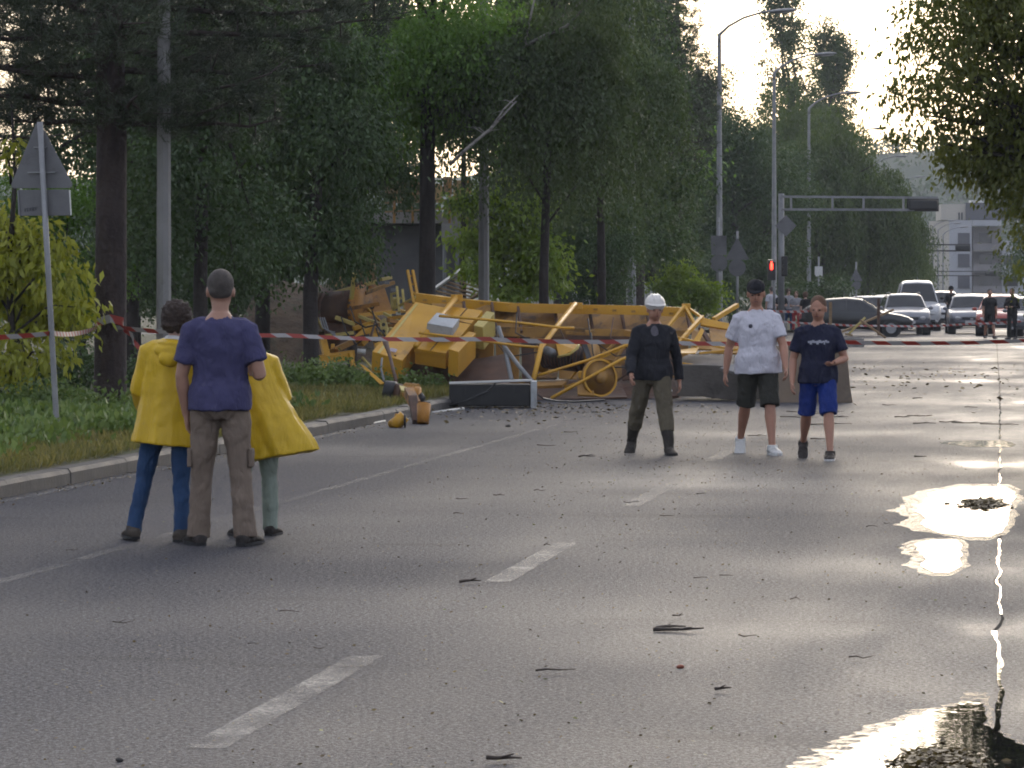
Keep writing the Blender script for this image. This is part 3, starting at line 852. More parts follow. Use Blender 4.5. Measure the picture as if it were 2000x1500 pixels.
# ================================================================== street furniture and buildings
LENS = mat('lamp_lens', (.5, .5, .48), None, 2, .3)
def lamp(label, px, Y, h=11.6, r0=.13, mat_=GALV, group='street lamps along the left kerb', arm=True, aside=1):
    base = gp(px, Y)
    r = empty('street_lamp', base, label, 'street lamp', group)
    b = MB(); b.tube([base + Vector((0, 0, z)) for z in (-.1, 0, h * .5, h)], [r0, r0, r0 * .8, r0 * .55], 8); b.build('pole', mat_, r)
    b = MB(); b.tube([base + Vector((0, 0, 0)), base + Vector((0, 0, .5))], r0 * 1.12, 8); b.build('base_sleeve', mat_, r)
    if arm:
        d = RN * aside
        top = base + Vector((0, 0, h))
        pts = [top - Vector((0, 0, .3)), top, top + d * .35 + Vector((0, 0, .32)), top + d * .9 + Vector((0, 0, .62)), top + d * 1.6 + Vector((0, 0, .82)), top + d * 1.95 + Vector((0, 0, .86))]
        b = MB(); b.tube(pts, [.075, .07, .05, .045, .04, .04], 8); b.build('arm', mat_, r, True)
        e = pts[-1]
        rot = Matrix.Rotation(math.atan2(d.y, d.x), 3, 'Z') @ Matrix.Rotation(-.06, 3, 'Y')
        b = MB(); b.ell(e + d * .38, (.55, .17, .085), 16, 8, rot); hd = b.build('lamp_head', mat_, r, True)
        b = MB(); b.ell(e + d * .45 - Vector((0, 0, .045)), (.36, .12, .06), 14, 8, rot); b.build('lens', LENS, hd, True)
    return r
lamp('grey lamp pole rising behind the left raincoat', 320, 43.6, r0=.095, mat_=POLE)
lamp('grey lamp pole in front of the light green young tree', 945, 71, r0=.115, mat_=POLE)
lamp('street lamp pole half hidden among the trees', 1234, 101)
lamp('tallest street lamp, nearest one with its head in view', 1405, 132, h=11.0)
lamp('second street lamp with its head against the poplars', 1512, 165, h=11.6)
lamp('third street lamp, its head beside the right poplar', 1580, 197, h=11.6)
lamp('fourth street lamp, its head above the willows', 1652, 245, h=11.8)
lamp('fifth street lamp, its head against the bright sky', 1706, 300, h=12.0)
lamp('sixth street lamp, low against the bright sky', 1752, 360, h=12.2)
lamp('distant street lamp left of the white block', 1832, 430, h=9.0, aside=1, group='far street lamps')
lamp('far street lamp in front of the white block', 1842, 400, h=8.0, aside=1, group='far street lamps')
lamp('farthest street lamp by the corner of the white block', 1822, 455, h=9.8, aside=1, group='far street lamps')

def tri(c, w, h, x, up=Vector((0, 0, 1)), n=10):
    rc = w * .05
    P = []
    for k, (a, z) in enumerate(((-w / 2, 0), (w / 2, 0), (0, h))):
        ctr = Vector((a, 0, z)); cen = Vector((0, 0, h / 3))
        for t in (-1, 0, 1):
            ang = math.atan2(z - h / 3, a) + t * .9
            q = ctr + (cen - ctr).normalized() * rc * 1.6
            P.append(c + x * (q.x + math.cos(ang) * rc) + up * (q.z + math.sin(ang) * rc))
    return P
def disc(c, r, x, n=24, up=Vector((0, 0, 1))):
    return [c + x * (math.cos(2 * math.pi * k / n) * r) + up * (math.sin(2 * math.pi * k / n) * r) for k in range(n)]

# triangular sign at the left, seen from behind, on a leaning post
base = gp(112, 37)
sg = empty('road_sign', base, 'back of the triangular warning sign with a plate below, leaning post at left', 'road sign')
top = at(78, 238, 37)
MB().tube([base - Vector((0, 0, .1)), base, base.lerp(top, .5), top], .03, 12).build('post', GALV, sg, True)
lx = Vector((1, -.25, 0)).normalized(); lup = (top - base).normalized()
c = at(84, 367, 37.07)
t = MB(); t.slab(tri(c - lx * .01, .70, .70, lx, lup), Vector((0, -.012, 0))); pl = t.build('triangle_plate', SIGNB, sg, bev=.003)
for z in (.16, .42):
    MB().bar(c + lup * z - lx * (.2 - z * .3) + Vector((0, -.02, 0)), c + lup * z + lx * (.2 - z * .3) + Vector((0, -.02, 0)), .035, .012).build('bracket', GALV, pl)
rc = at(87, 396, 37.07)
rot = Matrix((lx, Vector((.25, 1, 0)).normalized(), lup)).transposed()
t = MB().box(rc, (.56, .012, .27), rot); rp = t.build('rectangular_plate', SIGNB, sg, bev=.003)
MB().bar(rc - lx * .285 - lup * .13 + Vector((0, -.012, 0)), rc - lx * .285 + lup * .13 + Vector((0, -.012, 0)), .012, .02).build('folded_edge', GALV, rp)
MB().bar(rc + lx * .285 - lup * .13 + Vector((0, -.012, 0)), rc + lx * .285 + lup * .13 + Vector((0, -.012, 0)), .012, .02).build('folded_edge', WHITE, rp)
STK = mat('stamp_ink', (.07, .07, .08), None, 5, .6)
mk = MB()
for i in range(5):
    mk.box(rc + lx * (-.22 + i * .03) - lup * (.075 - .004 * i) - Vector((0, .0095, 0)), (.012, .004, .03 + .008 * (i % 2)), rot)
    mk.box(rc + lx * (-.207 + i * .03) - lup * (.062 - .004 * i) - Vector((0, .0095, 0)), (.026, .004, .007), rot)
mk.build('stamp', STK, rp)
# signs at the crossing
def small_sign(label, px, Y, items, h, mat_=SIGNB):
    base = gp(px, Y)
    r = empty('road_sign', base, label, 'road sign', 'signs at the crossing')
    MB().tube([base, base + Vector((0, 0, h))], .04, 10).build('post', GALV, r, True)
    x = Vector((1, -.1, 0)).normalized()
    for kind, py, w in items:
        c = at(px, py, Y - .06)
        m = MB()
        if kind == 'tri': m.slab(tri(c, w, w * .92, x), (0, .015, 0)); nm = 'triangle_plate'
        elif kind == 'disc': m.slab(disc(c, w / 2, x), (0, .015, 0)); nm = 'round_plate'
        elif kind == 'dia': m.slab(disc(c, w / 2, x, 4), (0, .015, 0)); nm = 'diamond_plate'
        else: m.box(c, (w, .015, w * 1.25)); nm = 'rectangular_plate'
        m.build(nm, mat_, r)
    return r
small_sign('triangular and round sign backs on one post beside the lamp', 1440, 115, [('tri', 507, .76), ('disc', 523, .55)], 3.5)
small_sign('rectangular and round sign backs left of the triangular one', 1404, 128, [('rect', 479, .55), ('disc', 514, .62)], 4.2)
small_sign('small triangular sign with a round plate far behind the black car', 1672, 168, [('tri', 549, .62), ('disc', 557, .45)], 3.1)
small_sign('narrow white rectangular sign behind the group of bystanders', 1599, 165, [('rect', 530, .36)], 3.2, WHITE)

# traffic signal mast
LIT_RED = mat('lit_red_lamp', (.6, .02, .01), None, 2, .4, emis=(1, .03, .015), estr=7)
base = gp(1526, 140)
tm = empty('traffic_signal', base, 'grey signal mast with a long truss arm over the road', 'traffic signal', 'traffic signals')
H = at(1526, 378, 140).z
MB().tube([base, base + Vector((0, 0, H - base.z + .0))], [.13, .11], 12).build('mast', GALV, tm, True)
MB().box(base + Vector((0, 0, .2)), (.42, .42, .4)).build('foot', CONC, tm)
yA = 139.8
za, zb = at(0, 384, yA).z, at(0, 409, yA).z
x0, x1 = at(1526, 0, yA).x, at(1828, 0, yA).x
def pa(x, z): return Vector((x, yA - (x - x0) * .1, z))
MB().bar(pa(x0, za), pa(x1, za - .06), .09).build('arm_chord', GALV, tm)
MB().bar(pa(x0, zb), pa(x1 - .9, zb - .03), .09).build('arm_chord', GALV, tm)
for px in (1545, 1625, 1685, 1762):
    x = at(px, 0, yA).x
    MB().bar(pa(x, zb), pa(x, za), .08, up=(0, 1, 0)).build('arm_brace', GALV, tm)
hc = pa((at(1800, 0, yA).x), at(0, 401, yA).z)
hd = MB().box(hc, (1.14, .22, .40)).build('signal_head', BLACK, tm, bev=.08, seg=3)
MB().box(hc + Vector((0, .13, 0)), (1.24, .02, .5)).build('backboard', DARKM, hd)
for s in (-1, 0, 1): MB().tube([hc + Vector((s * .36, .1, 0)), hc + Vector((s * .36, .34, 0))], .13, 14).build('visor', BLACK, hd)
dsg = at(1535, 441, 139.7)
MB().slab(disc(dsg, .42, Vector((1, 0, 0)), 4), (0, .02, 0)).build('diamond_plate', SIGNB, tm)
vh = at(1532, 520, 139.6)
v = MB().box(vh, (.24, .2, .78)).build('signal_head', BLACK, tm, bev=.03)
for s in (-1, 0, 1): MB().tube([vh + Vector((.0, -.08, s * .24)), vh + Vector((0, -.26, s * .24))], .09, 12).build('visor', BLACK, v)
# pedestrian signal
base = gp(1512, 138.5)
ps = empty('pedestrian_signal', base, 'pedestrian signal lit red beside the signal mast', 'traffic signal')
MB().tube([base, base + Vector((0, 0, 3.3))], .05, 10).build('post', GALV, ps, True)
pc = at(1507, 529, 138.3)
pb = MB().box(pc, (.30, .2, .72)).build('signal_box', BLACK, ps, bev=.02)
q = at(1507, 519, 138.18)
man = MB().ell(q + Vector((0, 0, .125)), (.035, .012, .035), 10, 6).box(q + Vector((0, 0, .03)), (.085, .02, .13)).box(q + Vector((-.025, 0, -.09)), (.035, .02, .12)).box(q + Vector((.025, 0, -.09)), (.035, .02, .12))
man.build('red_figure', LIT_RED, pb)
MB().slab([q + Vector((-.15, -.02, .22)), q + Vector((.15, -.02, .22)), q + Vector((.15, -.2, .2)), q + Vector((-.15, -.2, .2))], (0, 0, .02)).build('visor', BLACK, pb)
# farther masts
for label, px, Y, py, xr in [('second signal mast in front of the white block', 1790, 235, 478, 1895), ('third signal mast low before the white block', 1795, 330, 530, 1945)]:
    base = gp(px, Y)
    r = empty('traffic_signal', base, label, 'traffic signal', 'traffic signals')
    z = at(0, py, Y).z
    MB().tube([base, Vector((base.x, base.y, z + .1))], .1, 10).build('mast', GALV, r)
    xe = at(xr, 0, Y).x
    MB().bar((base.x, Y, z), (xe, Y, z), .09).build('arm_chord', DARKM, r)
    MB().bar((base.x, Y, z - .4), (xe, Y, z - .4), .09).build('arm_chord', DARKM, r)
    MB().box((xe - .5, Y - .1, z - .2), (1.0, .22, .36)).build('signal_head', BLACK, r, bev=.08)

# white apartment block far ahead
WALLW = mat('white_render', (.36, .37, .40), (.32, .33, .36), .3, .85)
WALLC = mat('cream_render', (.42, .39, .34), (.37, .35, .30), .3, .85)
GREYW = mat('dark_grey_cladding', (.06, .065, .08), (.05, .055, .07), .3, .7)
BALC = mat('grey_balcony', (.19, .18, .185), (.16, .15, .155), .3, .8)
Yb = 480
bl = empty('apartment_block', gp(1900, Yb), 'white apartment block with dark windows and balconies at the end of the road', 'building')
def fbox(px0, px1, py0, py1, dep, dY=0):
    a, c_ = at(px0, py1, Yb + dY), at(px1, py0, Yb + dY)
    return MB().box(((a.x + c_.x) / 2, Yb + dY + dep / 2, (a.z + c_.z) / 2), (c_.x - a.x, dep, c_.z - a.z))
zb0 = 620
fbox(1854, 1898, 430, zb0, 10).build('wall', WALLW, bl)
sw = MB()
a0, a1 = at(1854, 432, Yb), at(1814, 432, Yb + 9); g0, g1 = at(1854, zb0, Yb), at(1814, zb0, Yb + 9)
sw.slab([a0, a1, g1, g0], (.25, .3, 0)); sw.build('side_wall', WALLC, bl)
fbox(1899, 1956, 430, 441, 8).build('parapet', WALLW, bl)
fbox(1901, 1955, 444, zb0, 6, 2.5).build('balcony_recess', BALC, bl)
fbox(1957, 2080, 470, zb0, 10, 1).build('wall', WALLW, bl)
fbox(1838, 1886, 399, 429.5, 6, 2).build('roof_storey', WALLC, bl)
fbox(1887, 2010, 396, 429.5, 6, 1.5).build('roof_storey', GREYW, bl)
fbox(1896, 1922, 391, 395.6, 2, 2).build('roof_unit', WHITE, bl)
for py in (455, 496, 538, 580):
    w = fbox(1871, 1894, py, py + 24.5, .3, -.12).build('window', mat('roller_blind', (.05, .053, .07), None, 1, .6) if py == 455 else bpy.data.materials['roller_blind'], bl)
    fbox(1870, 1895, py + 24.7, py + 25.6, .3, -.2).build('sill', GREYW, w)
    w = fbox(1913, 1937, py, py + 20, .3, 2.2).build('window', GLASS, bl)
    fbox(1900.5, 1955.5, py + 21, py + 33, .25, -.6).build('balcony_front', BALC, bl)
    fbox(1900.5, 1955.5, py + 33.2, py + 35.5, 3.0, -.55).build('balcony_floor', CONC, bl)
    w = fbox(1960, 1988, py + 44 if py < 500 else py + 3, py + 62 if py < 500 else py + 21, .3, .8).build('window', GLASS, bl)
for px in (1872, 1877.5): fbox(px, px + 2.6, 415, 429, .3, 1.8).build('window', GLASS, bl)

# half-built house behind the wreck
hb = empty('unfinished_house', gp(850, 100), 'half-built house with boarded floor edge behind the trees', 'building')
def hbox(px0, px1, py0, py1, dep, dY=0, Y=100):
    a, c_ = at(px0, py1, Y + dY), at(px1, py0, Y + dY)
    return MB().box(((a.x + c_.x) / 2, Y + dY + dep / 2, (a.z + c_.z) / 2), (c_.x - a.x, dep, c_.z - a.z))
PLY = mat('formwork_board', (.42, .29, .13), (.33, .22, .1), 1, .7, dirt=(.15, .1, .06))
hbox(700, 900, 440, 660, 5, .6).build('wall', mat('bare_block_wall', (.13, .125, .125), (.09, .09, .09), 1.5, .9), hb)
hbox(690, 935, 415, 436, 6, -.2).build('floor_slab', CONC, hb)
for i in range(9):
    px = 752 + i * 19
    hbox(px, px + 17, 345 + (i % 3) * 7, 380 + (i % 2) * 16, .08, -.5).build('formwork_board', PLY if i % 3 else WOOD, hb)
for px in (770, 806, 842, 878, 914): MB().bar(at(px, 436, 99.4), at(px, 350, 99.4), .07).build('prop', YELD if px % 4 else WOOD, hb)
hbox(862, 900, 436.5, 470, .6, -.9).build('beam', CONC, hb)
for px in (868, 893): MB().tube([at(px, 470, 99), at(px, 600, 99)], .05, 8).build('steel_prop', GALV, hb)
MB().bar(at(752, 414, 99.2), at(930, 404, 99.2), .05).build('guard_rail', WOOD, hb)
MB().bar(at(752, 396, 99.2), at(930, 388, 99.2), .05).build('guard_rail', WOOD, hb)

# bank of excavated soil
b = MB(); nx, ny = 26, 12
A, Bp = at(440, 0, 84), at(790, 0, 84)
for j in range(ny):
    for i in range(nx):
        s, t_ = i / (nx - 1), j / (ny - 1)
        p = Vector((A.x + (Bp.x - A.x) * s, 80 + 9 * t_, 0))
        p.z = gz(p) - .05 + 1.75 * math.sin(math.pi * t_) ** .7 * min(1, math.sin(math.pi * s) * 1.7) * (1 + .22 * noise.fractal(p * .8, 1, 2, 4))
        b.v.append(p)
b.f = [(j * nx + i, j * nx + i + 1, (j + 1) * nx + i + 1, (j + 1) * nx + i) for j in range(ny - 1) for i in range(nx - 1)]
tag(b.build('soil_bank', EARTH, smooth=True), 'bank of bare brown soil left of the wreck', 'soil bank')

# site hoarding behind the beam
hd = empty('hoarding', gp(1200, 112), 'pale sheet-metal site fence behind the yellow beam', 'fence')
for i in range(13):
    px = 1000 + i * 24
    a = at(px, 548 + (i % 3) * 3, 112); g = gp(px, 112)
    m = MB()
    wdt = 23 * 112 / F
    for k in range(4):
        m.box((a.x + wdt * (k + .5) / 4, 112 + (.02 if k % 2 else 0), (a.z + g.z) / 2), (wdt / 4 - .002, .03, a.z - g.z))
    m.build('sheet', WHITE if i % 4 else GREYB, hd)
    MB().bar((a.x, 112.1, g.z - .1), (a.x, 112.1, a.z + .05), .06).build('post', GALV, hd)
# white slatted panel leaning behind the beam
sp = empty('slatted_panel', gp(910, 80), 'pale slatted panel leaning behind the yellow beam', 'panel')
e0, e1 = at(835, 574, 78), at(915, 517, 79.5)
MB().bar(e0, e1, .09, .05).build('edge_rail', WHITE, sp)
f0, f1 = at(905, 592, 77.5), at(985, 545, 79)
MB().bar(f0, f1, .09, .05).build('edge_rail', WOOD, sp)
for i in range(10):
    t_ = (i + .4) / 10
    MB().bar(e0.lerp(e1, t_) + Vector((0, .06, -.01)), f0.lerp(f1, t_) + Vector((0, .06, 0)), .10, .03).build('slat', WHITE if i > 6 else WOOD, sp)
# ================================================================== the collapsed crane
def C(px, py, Y=59): return at(px, py, Y)
cr = empty('collapsed_crane', gp(1080, 58), 'wrecked yellow tower crane jib lying across kerb and road', 'crane wreck')
def pl(name, pts, th=.03, m=YEL, par=cr, bev=.006): return MB().plate([C(*p) for p in pts], th).build(name, m, par, bev=bev)
def br(name, p, q, w=.06, h=None, m=YEL, par=cr, bev=.004): return MB().bar(C(*p), C(*q), w, h).build(name, m, par, bev=bev)
def tb(name, pts, r, m=YEL, par=cr, n=9): return MB().tube([C(*p) for p in pts], r, n).build(name, m, par, True)

# top flange: an angle section with lip, slightly kinked
kin = [(812, 574, 61.2), (905, 586, 60.9), (1000, 594, 60.5), (1130, 597, 60.1), (1250, 599, 59.8), (1338, 603, 59.5)]
tf = MB()
for p, q in zip(kin, kin[1:]): tf.bar(C(*p), C(*q), .26, .035)
tf.build('top_flange', YEL, cr, bev=.004)
lip = MB()
for p, q in zip(kin, kin[1:]):
    lip.bar(C(p[0], p[1] + 9, p[2] - .13), C(q[0], q[1] + 9, q[2] - .13), .022, .12)
lip.build('flange_lip', YEL, cr, bev=.003)
st = MB()
for i in range(14):
    x = 830 + i * 37; y = 577 + (x - 830) * .055
    st.box(C(x, y + 9, 60.98 - (x - 830) * .0033 - .02), (.07, .012, .035))
st.build('flange_bolts', YELD, cr)['kind'] = 'stuff'
# deep web plates behind, in panels divided by dark stiffeners
xs_ = [842, 905, 960, 1010, 1082, 1150, 1212, 1262, 1340]
for i in range(len(xs_) - 1):
    a, b_ = xs_[i] + 1.5, xs_[i + 1] - 1.5
    ya, yb = 592 + (a - 842) * .028, 592 + (b_ - 842) * .028
    pl('web_plate', [(a, ya, 60.9), (b_, yb, 60.5), (b_ + 6, 652, 60.0), (a + 6, 646, 60.3)], .02, YELD)
    pl('web_plate', [(a + 6, 647.5, 60.25), (b_ + 6, 653.5, 59.95), (b_ + 4, 742, 59.6), (a + 8, 740, 59.8)], .02, YELD if i % 3 else RUST)
    br('stiffener', (b_ + 2, yb - 2, 60.42), (b_ + 10, 650, 59.9), .04, .09, RUST)
br('longitudinal_rib', (850, 645, 60.05), (1345, 655, 59.7), .05, .16, YELD)
br('longitudinal_rib', (900, 655, 60.1), (1330, 664, 59.6), .03, .08, RUST)
br('bottom_flange', (860, 744, 59.6), (1310, 752, 59.0), .26, .04, YELD)
# lower platform of the jib on the road side
pl('deck_plate', [(1000, 752, 58.6), (1210, 742, 58.8), (1225, 775, 56.9), (1010, 782, 56.8)], .03, RUST)
pl('side_plate', [(1050, 745, 58.4), (1110, 741, 58.4), (1098, 752, 58.1), (1045, 754, 58.1)], .05, YELD)
pl('shade_sheet', [(790, 700, 59.2), (905, 705, 59.0), (990, 690, 59.0), (1000, 775, 57.8), (800, 760, 58.4)], .03, RUST)  # added sheet, its rust brown stands in for deep shade under the cabinets
pl('shade_sheet', [(1035, 745, 58.9), (1330, 735, 58.6), (1330, 778, 57.6), (1040, 782, 57.4)], .03, RUST)  # another added sheet, dark colour standing in for shade low inside the wreck
pl('side_plate', [(1060, 690, 58.8), (1095, 700, 58.8), (1088, 738, 58.5), (1052, 738, 58.5)], .03, YELD)

# big cabinets tilted towards the road
def cabinet(name, quad, depth, m, fall=(.10, .55, -.45), par=cr, bev=.012):
    P = [C(*p) for p in quad]
    n = (P[1] - P[0]).cross(P[3] - P[0]).normalized()
    if n.y < 0: n = -n
    return MB().slab(P, n * depth).build(name, m, par, bev=bev)
c1 = cabinet('cabinet', [(811, 589, 60.4), (868, 600, 60.2), (786, 704, 57.6), (727, 686, 57.8)], .34, YEL)
MB().plate([C(812, 593, 60.25), C(816, 594, 60.25), C(742, 690, 57.75), C(737, 688, 57.75)], .012).build('edge_fold', YELP, c1)
pl('sticker', [(763, 679, 57.92), (776, 682, 57.88), (773, 688, 57.74), (760, 685, 57.78)], .004, mat('faded_sticker', (.42, .36, .42), None, 6, .6), c1, 0)
br('handle', (770, 694, 57.6), (774, 695, 57.6), .02, .02, DARKM, c1)
c2 = cabinet('cabinet', [(881, 598, 60.1), (943, 606, 59.9), (871, 689, 57.8), (810, 679, 58.0)], .28, YEL)
for x0_, x1_ in ((912, 841),):
    MB().bar(C(x0_, 602, 59.97), C(x1_, 684, 57.86), .012, .012).build('door_gap', RUST, c2)
MB().bar(C(897, 628, 59.3), C(921, 633, 59.2), .012).build('door_gap', RUST, c2)
pl('cabinet_lip', [(810, 680, 57.97), (872, 690, 57.77), (870, 697, 57.8), (808, 687, 58.0)], .02, YEL, c2)
c3 = cabinet('cabinet', [(915, 647, 58.7), (930, 650, 58.6), (895, 687, 57.3), (876, 681, 57.4)], .42, YEL)
c4 = cabinet('cabinet', [(950, 607, 59.6), (966, 610, 59.5), (943, 639, 58.8), (925, 635, 58.9)], .40, YELP)
# grey switch box on the second cabinet
q = [(851, 629, 58.75), (896, 639, 58.65), (882, 659, 58.1), (832, 650, 58.2)]
gb = cabinet('switch_box', q, -.17, GREYB, bev=.008)
# diagonal brace between the cabinets
tb('brace', [(893, 580, 60.2), (857, 620, 59.0), (812, 676, 57.4)], .045)
MB().box(C(892, 582, 60.2), (.2, .14, .12)).build('clamp', YEL, cr, bev=.01)
# hand rails
tb('hand_rail', [(818, 650, 56.9), (905, 660, 56.9), (1000, 674, 56.8), (1057, 679, 56.8)], .022)
tb('hand_rail', [(857, 617, 57.4), (945, 624, 57.4), (1020, 631, 57.4), (1095, 640, 57.3), (1122, 641, 57.3)], .022)
tb('hand_rail', [(1042, 736, 56.4), (1085, 723, 56.5), (1150, 703, 56.5), (1218, 676, 56.6), (1290, 655, 57)], .024)
tb('hand_rail', [(1076, 778, 55.9), (1140, 743, 56.0), (1214, 702, 56.2), (1250, 690, 56.4)], .026)
tb('rail_post', [(1123, 594, 59.6), (1090, 635, 57.8), (1057, 678, 56.7), (1042, 742, 56.2)], .042)
MB().box(C(1125, 598, 59.7), (.22, .16, .12)).build('clamp', YEL, cr, bev=.01)
tb('strut', [(973, 638, 57.2), (986, 679, 57.0), (999, 742, 56.2)], .036, GALV)
tb('strut', [(986, 678, 56.9), (1012, 713, 56.5), (1042, 748, 56.0)], .034, GALV)
# hoist winch: drum, flange, motor, bracket
wc = C(1112, 702, 57.6)
w_ = MB().tube([wc + Vector((-.42, .2, .06)), wc + Vector((.36, -.2, -.02))], .20, 18).build('winch_drum', DARKM, cr, True)
for s in (-.42, .36):
    MB().tube([wc + Vector((s - .02, .2 - (s + .42) * .51, .05)), wc + Vector((s + .02, .18 - (s + .42) * .51, .05))], .27, 22).build('drum_flange', YELD, w_, True)
rp = MB()
for k in range(14):
    o_ = wc + Vector((-.36 + k * .05, .17 - k * .0256, .06 - k * .005))
    rp.tube([o_ + Vector((-.012, .006, 0)), o_ + Vector((.012, -.006, 0))], .212, 18)
rp.build('rope_windings', RUST, w_, True)['kind'] = 'stuff'
pl('winch_guard', [(1085, 668, 57.2), (1130, 668, 57.2), (1122, 682, 56.8), (1092, 697, 56.8)], .03, YEL)
tb('guard_hoop', [(1090, 697, 56.8), (1112, 692, 56.6), (1128, 680, 56.7), (1132, 668, 57.0)], .02, YELP)
MB().box(C(1078, 680, 57.3), (.22, .2, .24), Matrix.Rotation(.5, 3, 'Y')).build('winch_motor', YELD, cr, bev=.02)
MB().tube([C(1068, 684, 57.1), C(1080, 690, 56.9)], .07, 12).build('motor_shaft', GALV, cr, True)
pl('bracket', [(1135, 670, 57.0), (1145, 668, 57.0), (1160, 708, 56.7), (1148, 706, 56.7)], .04, DARKM)
br('fallen_bar', (1105, 650, 58), (1155, 653, 58), .05, .05, YELD)
MB().box(C(1152, 650, 57.9), (.16, .1, .09)).build('fitting', YELD, cr, bev=.01)
# big rope sheave in front
wh = C(1170, 738, 56.2)
ax = Vector((.45, -.9, .1)).normalized()
sh = MB(); sh.tube([wh - ax * .035, wh - ax * .02, wh + ax * .02, wh + ax * .035], [.30, .285, .285, .30], 32); sh.build('rope_sheave', YELD, cr, True)
sr = MB()
for i in range(32):
    a0_, a1_ = i * math.pi / 16, (i + 1) * math.pi / 16
    X_, _, Z_ = basis(ax)
    p0, p1 = [wh + ax * .036 + (X_ * math.cos(t) + Z_ * math.sin(t)) * .285 for t in (a0_, a1_)]
    sr.bar(p0, p1, .03, .03, ax)
sr.build('sheave_rim', YEL, cr)
MB().tube([wh + ax * .03, wh + ax * .14], [.11, .09], 18).build('sheave_hub', YELD, cr, True)
pl('sheave_plate', [(1126, 735, 56.4), (1158, 730, 56.4), (1160, 772, 56.0), (1128, 770, 56.0)], .04, YELD)
MB().box(C(1138, 732, 56.3), (.14, .12, .12)).build('fitting', YEL, cr, bev=.02)
MB().box(C(1340, 600, 59.3), (.14, .18, .12)).build('clamp', YEL, cr, bev=.01)
# right-hand truss
for nm, p, q, w in [('lattice_bar', (1337, 598, 59.2), (1304, 640, 58.6), .05), ('lattice_bar', (1338, 600, 59.2), (1357, 634, 58.8), .05), ('lattice_bar', (1342, 600, 59.3), (1376, 624, 58.8), .04),
                    ('lattice_bar', (1372, 619, 58.4), (1345, 648, 57.6), .06), ('lattice_bar', (1345, 648, 57.6), (1318, 680, 57.0), .06), ('lattice_bar', (1394, 624, 59), (1440, 596, 59.6), .07),
                    ('lattice_bar', (1318, 658, 57.4), (1425, 682, 56.6), .035), ('lattice_bar', (1366, 690, 56.6), (1440, 683, 56.8), .035), ('lattice_bar', (1500, 640, 57.4), (1540, 690, 56.6), .05),
                    ('lattice_bar', (1510, 705, 56), (1535, 698, 56), .03), ('lattice_bar', (1316, 708, 56.4), (1436, 726, 56.0), .045), ('lattice_bar', (1440, 640, 58), (1530, 668, 57), .05)]:
    br(nm, p, q, w)
pl('gusset_plate', [(1371, 620, 58.3), (1424, 631, 58.2), (1424, 643, 58.1), (1368, 634, 58.2)], .04)
pl('gusset_plate', [(1352, 640, 58.2), (1385, 652, 58.1), (1392, 682, 57.5), (1350, 680, 57.6)], .03, YELD)
pl('gusset_plate', [(1322, 684, 56.9), (1365, 678, 56.9), (1358, 689, 56.4), (1320, 690, 56.4)], .02)
pl('gusset_plate', [(1385, 640, 58.3), (1455, 650, 58.2), (1460, 690, 57.4), (1390, 688, 57.4)], .03, YELD)
pl('gusset_plate', [(1350, 672, 57.0), (1370, 640, 57.4), (1376, 645, 57.4), (1362, 678, 57)], .03)
br('lattice_bar', (1368, 640, 57.9), (1385, 668, 57.7), .08, .04, RUST)
br('tie_bar', (1295, 702, 57), (1312, 764, 56), .02, .02, WHITE)
pl('crumpled_plate', [(1280, 735, 56.8), (1318, 745, 56.6), (1326, 772, 56.2), (1284, 778, 56.2)], .05, RUST)
br('chord', (1222, 650, 58.8), (1330, 668, 58.2), .10, .10, YELD)
pl('web_plate', [(1212, 668, 58.9), (1325, 676, 58.6), (1322, 735, 58.2), (1215, 742, 58.4)], .03, RUST)

# ---- left end: mast head and slewing gear, tangled behind the trunks
ml = empty('crane_head', gp(690, 70), 'tangled orange and rusty crane head with gears among the tree trunks', 'crane wreck')
def L(px, py, Y=69): return at(px, py, Y)
def lpl(name, pts, th=.04, m=ORNG, par=ml): return MB().plate([L(*p) for p in pts], th).build(name, m, par, bev=.006)
def lbr(name, p, q, w=.08, h=None, m=YEL, par=ml): return MB().bar(L(*p), L(*q), w, h).build(name, m, par, bev=.004)
side = lpl('side_plate', [(694, 572, 70), (730, 553, 70.5), (750, 558, 70.5), (766, 606, 69.8), (708, 613, 69.4), (697, 595, 69.6)], .06, ORNG)
MB().tube([L(726, 598, 69.5), L(726, 598, 69.8)], .055, 14).build('bolt_hole', DARKM, side)
MB().tube([L(727, 597, 69.42), L(727, 597, 69.48)], .032, 10).build('bolt', WHITE, side)
g = L(672, 608, 69.6)
MB().tube([g + Vector((-.3, .15, 0)), g + Vector((.32, -.15, .05))], .38, 24).build('slewing_drum', RUST, ml, True)
MB().tube([g + Vector((.30, -.15, .05)), g + Vector((.36, -.18, .05))], .47, 26).build('gear_ring', ORNG, ml, True)
MB().tube([g + Vector((-.36, .18, 0)), g + Vector((-.28, .14, 0))], .40, 26).build('gear_ring', RUST, ml, True)
tt = MB()
X_, _, Z_ = basis(Vector((.9, -.44, 0)))
for k in range(26):
    a = k * 2 * math.pi / 26
    tt.box(g + Vector((.33, -.165, .05)) + (X_ * math.cos(a) + Z_ * math.sin(a)) * .48, (.05, .06, .05))
tt.build('gear_teeth', RUST, ml)['kind'] = 'stuff'
lpl('housing', [(640, 590, 70), (680, 575, 70), (690, 650, 69), (632, 660, 69)], .3, RUST)
lpl('deck_plate', [(612, 575, 73), (690, 556, 73.5), (694, 640, 71.5), (606, 650, 71.5)], .08, EARTH)
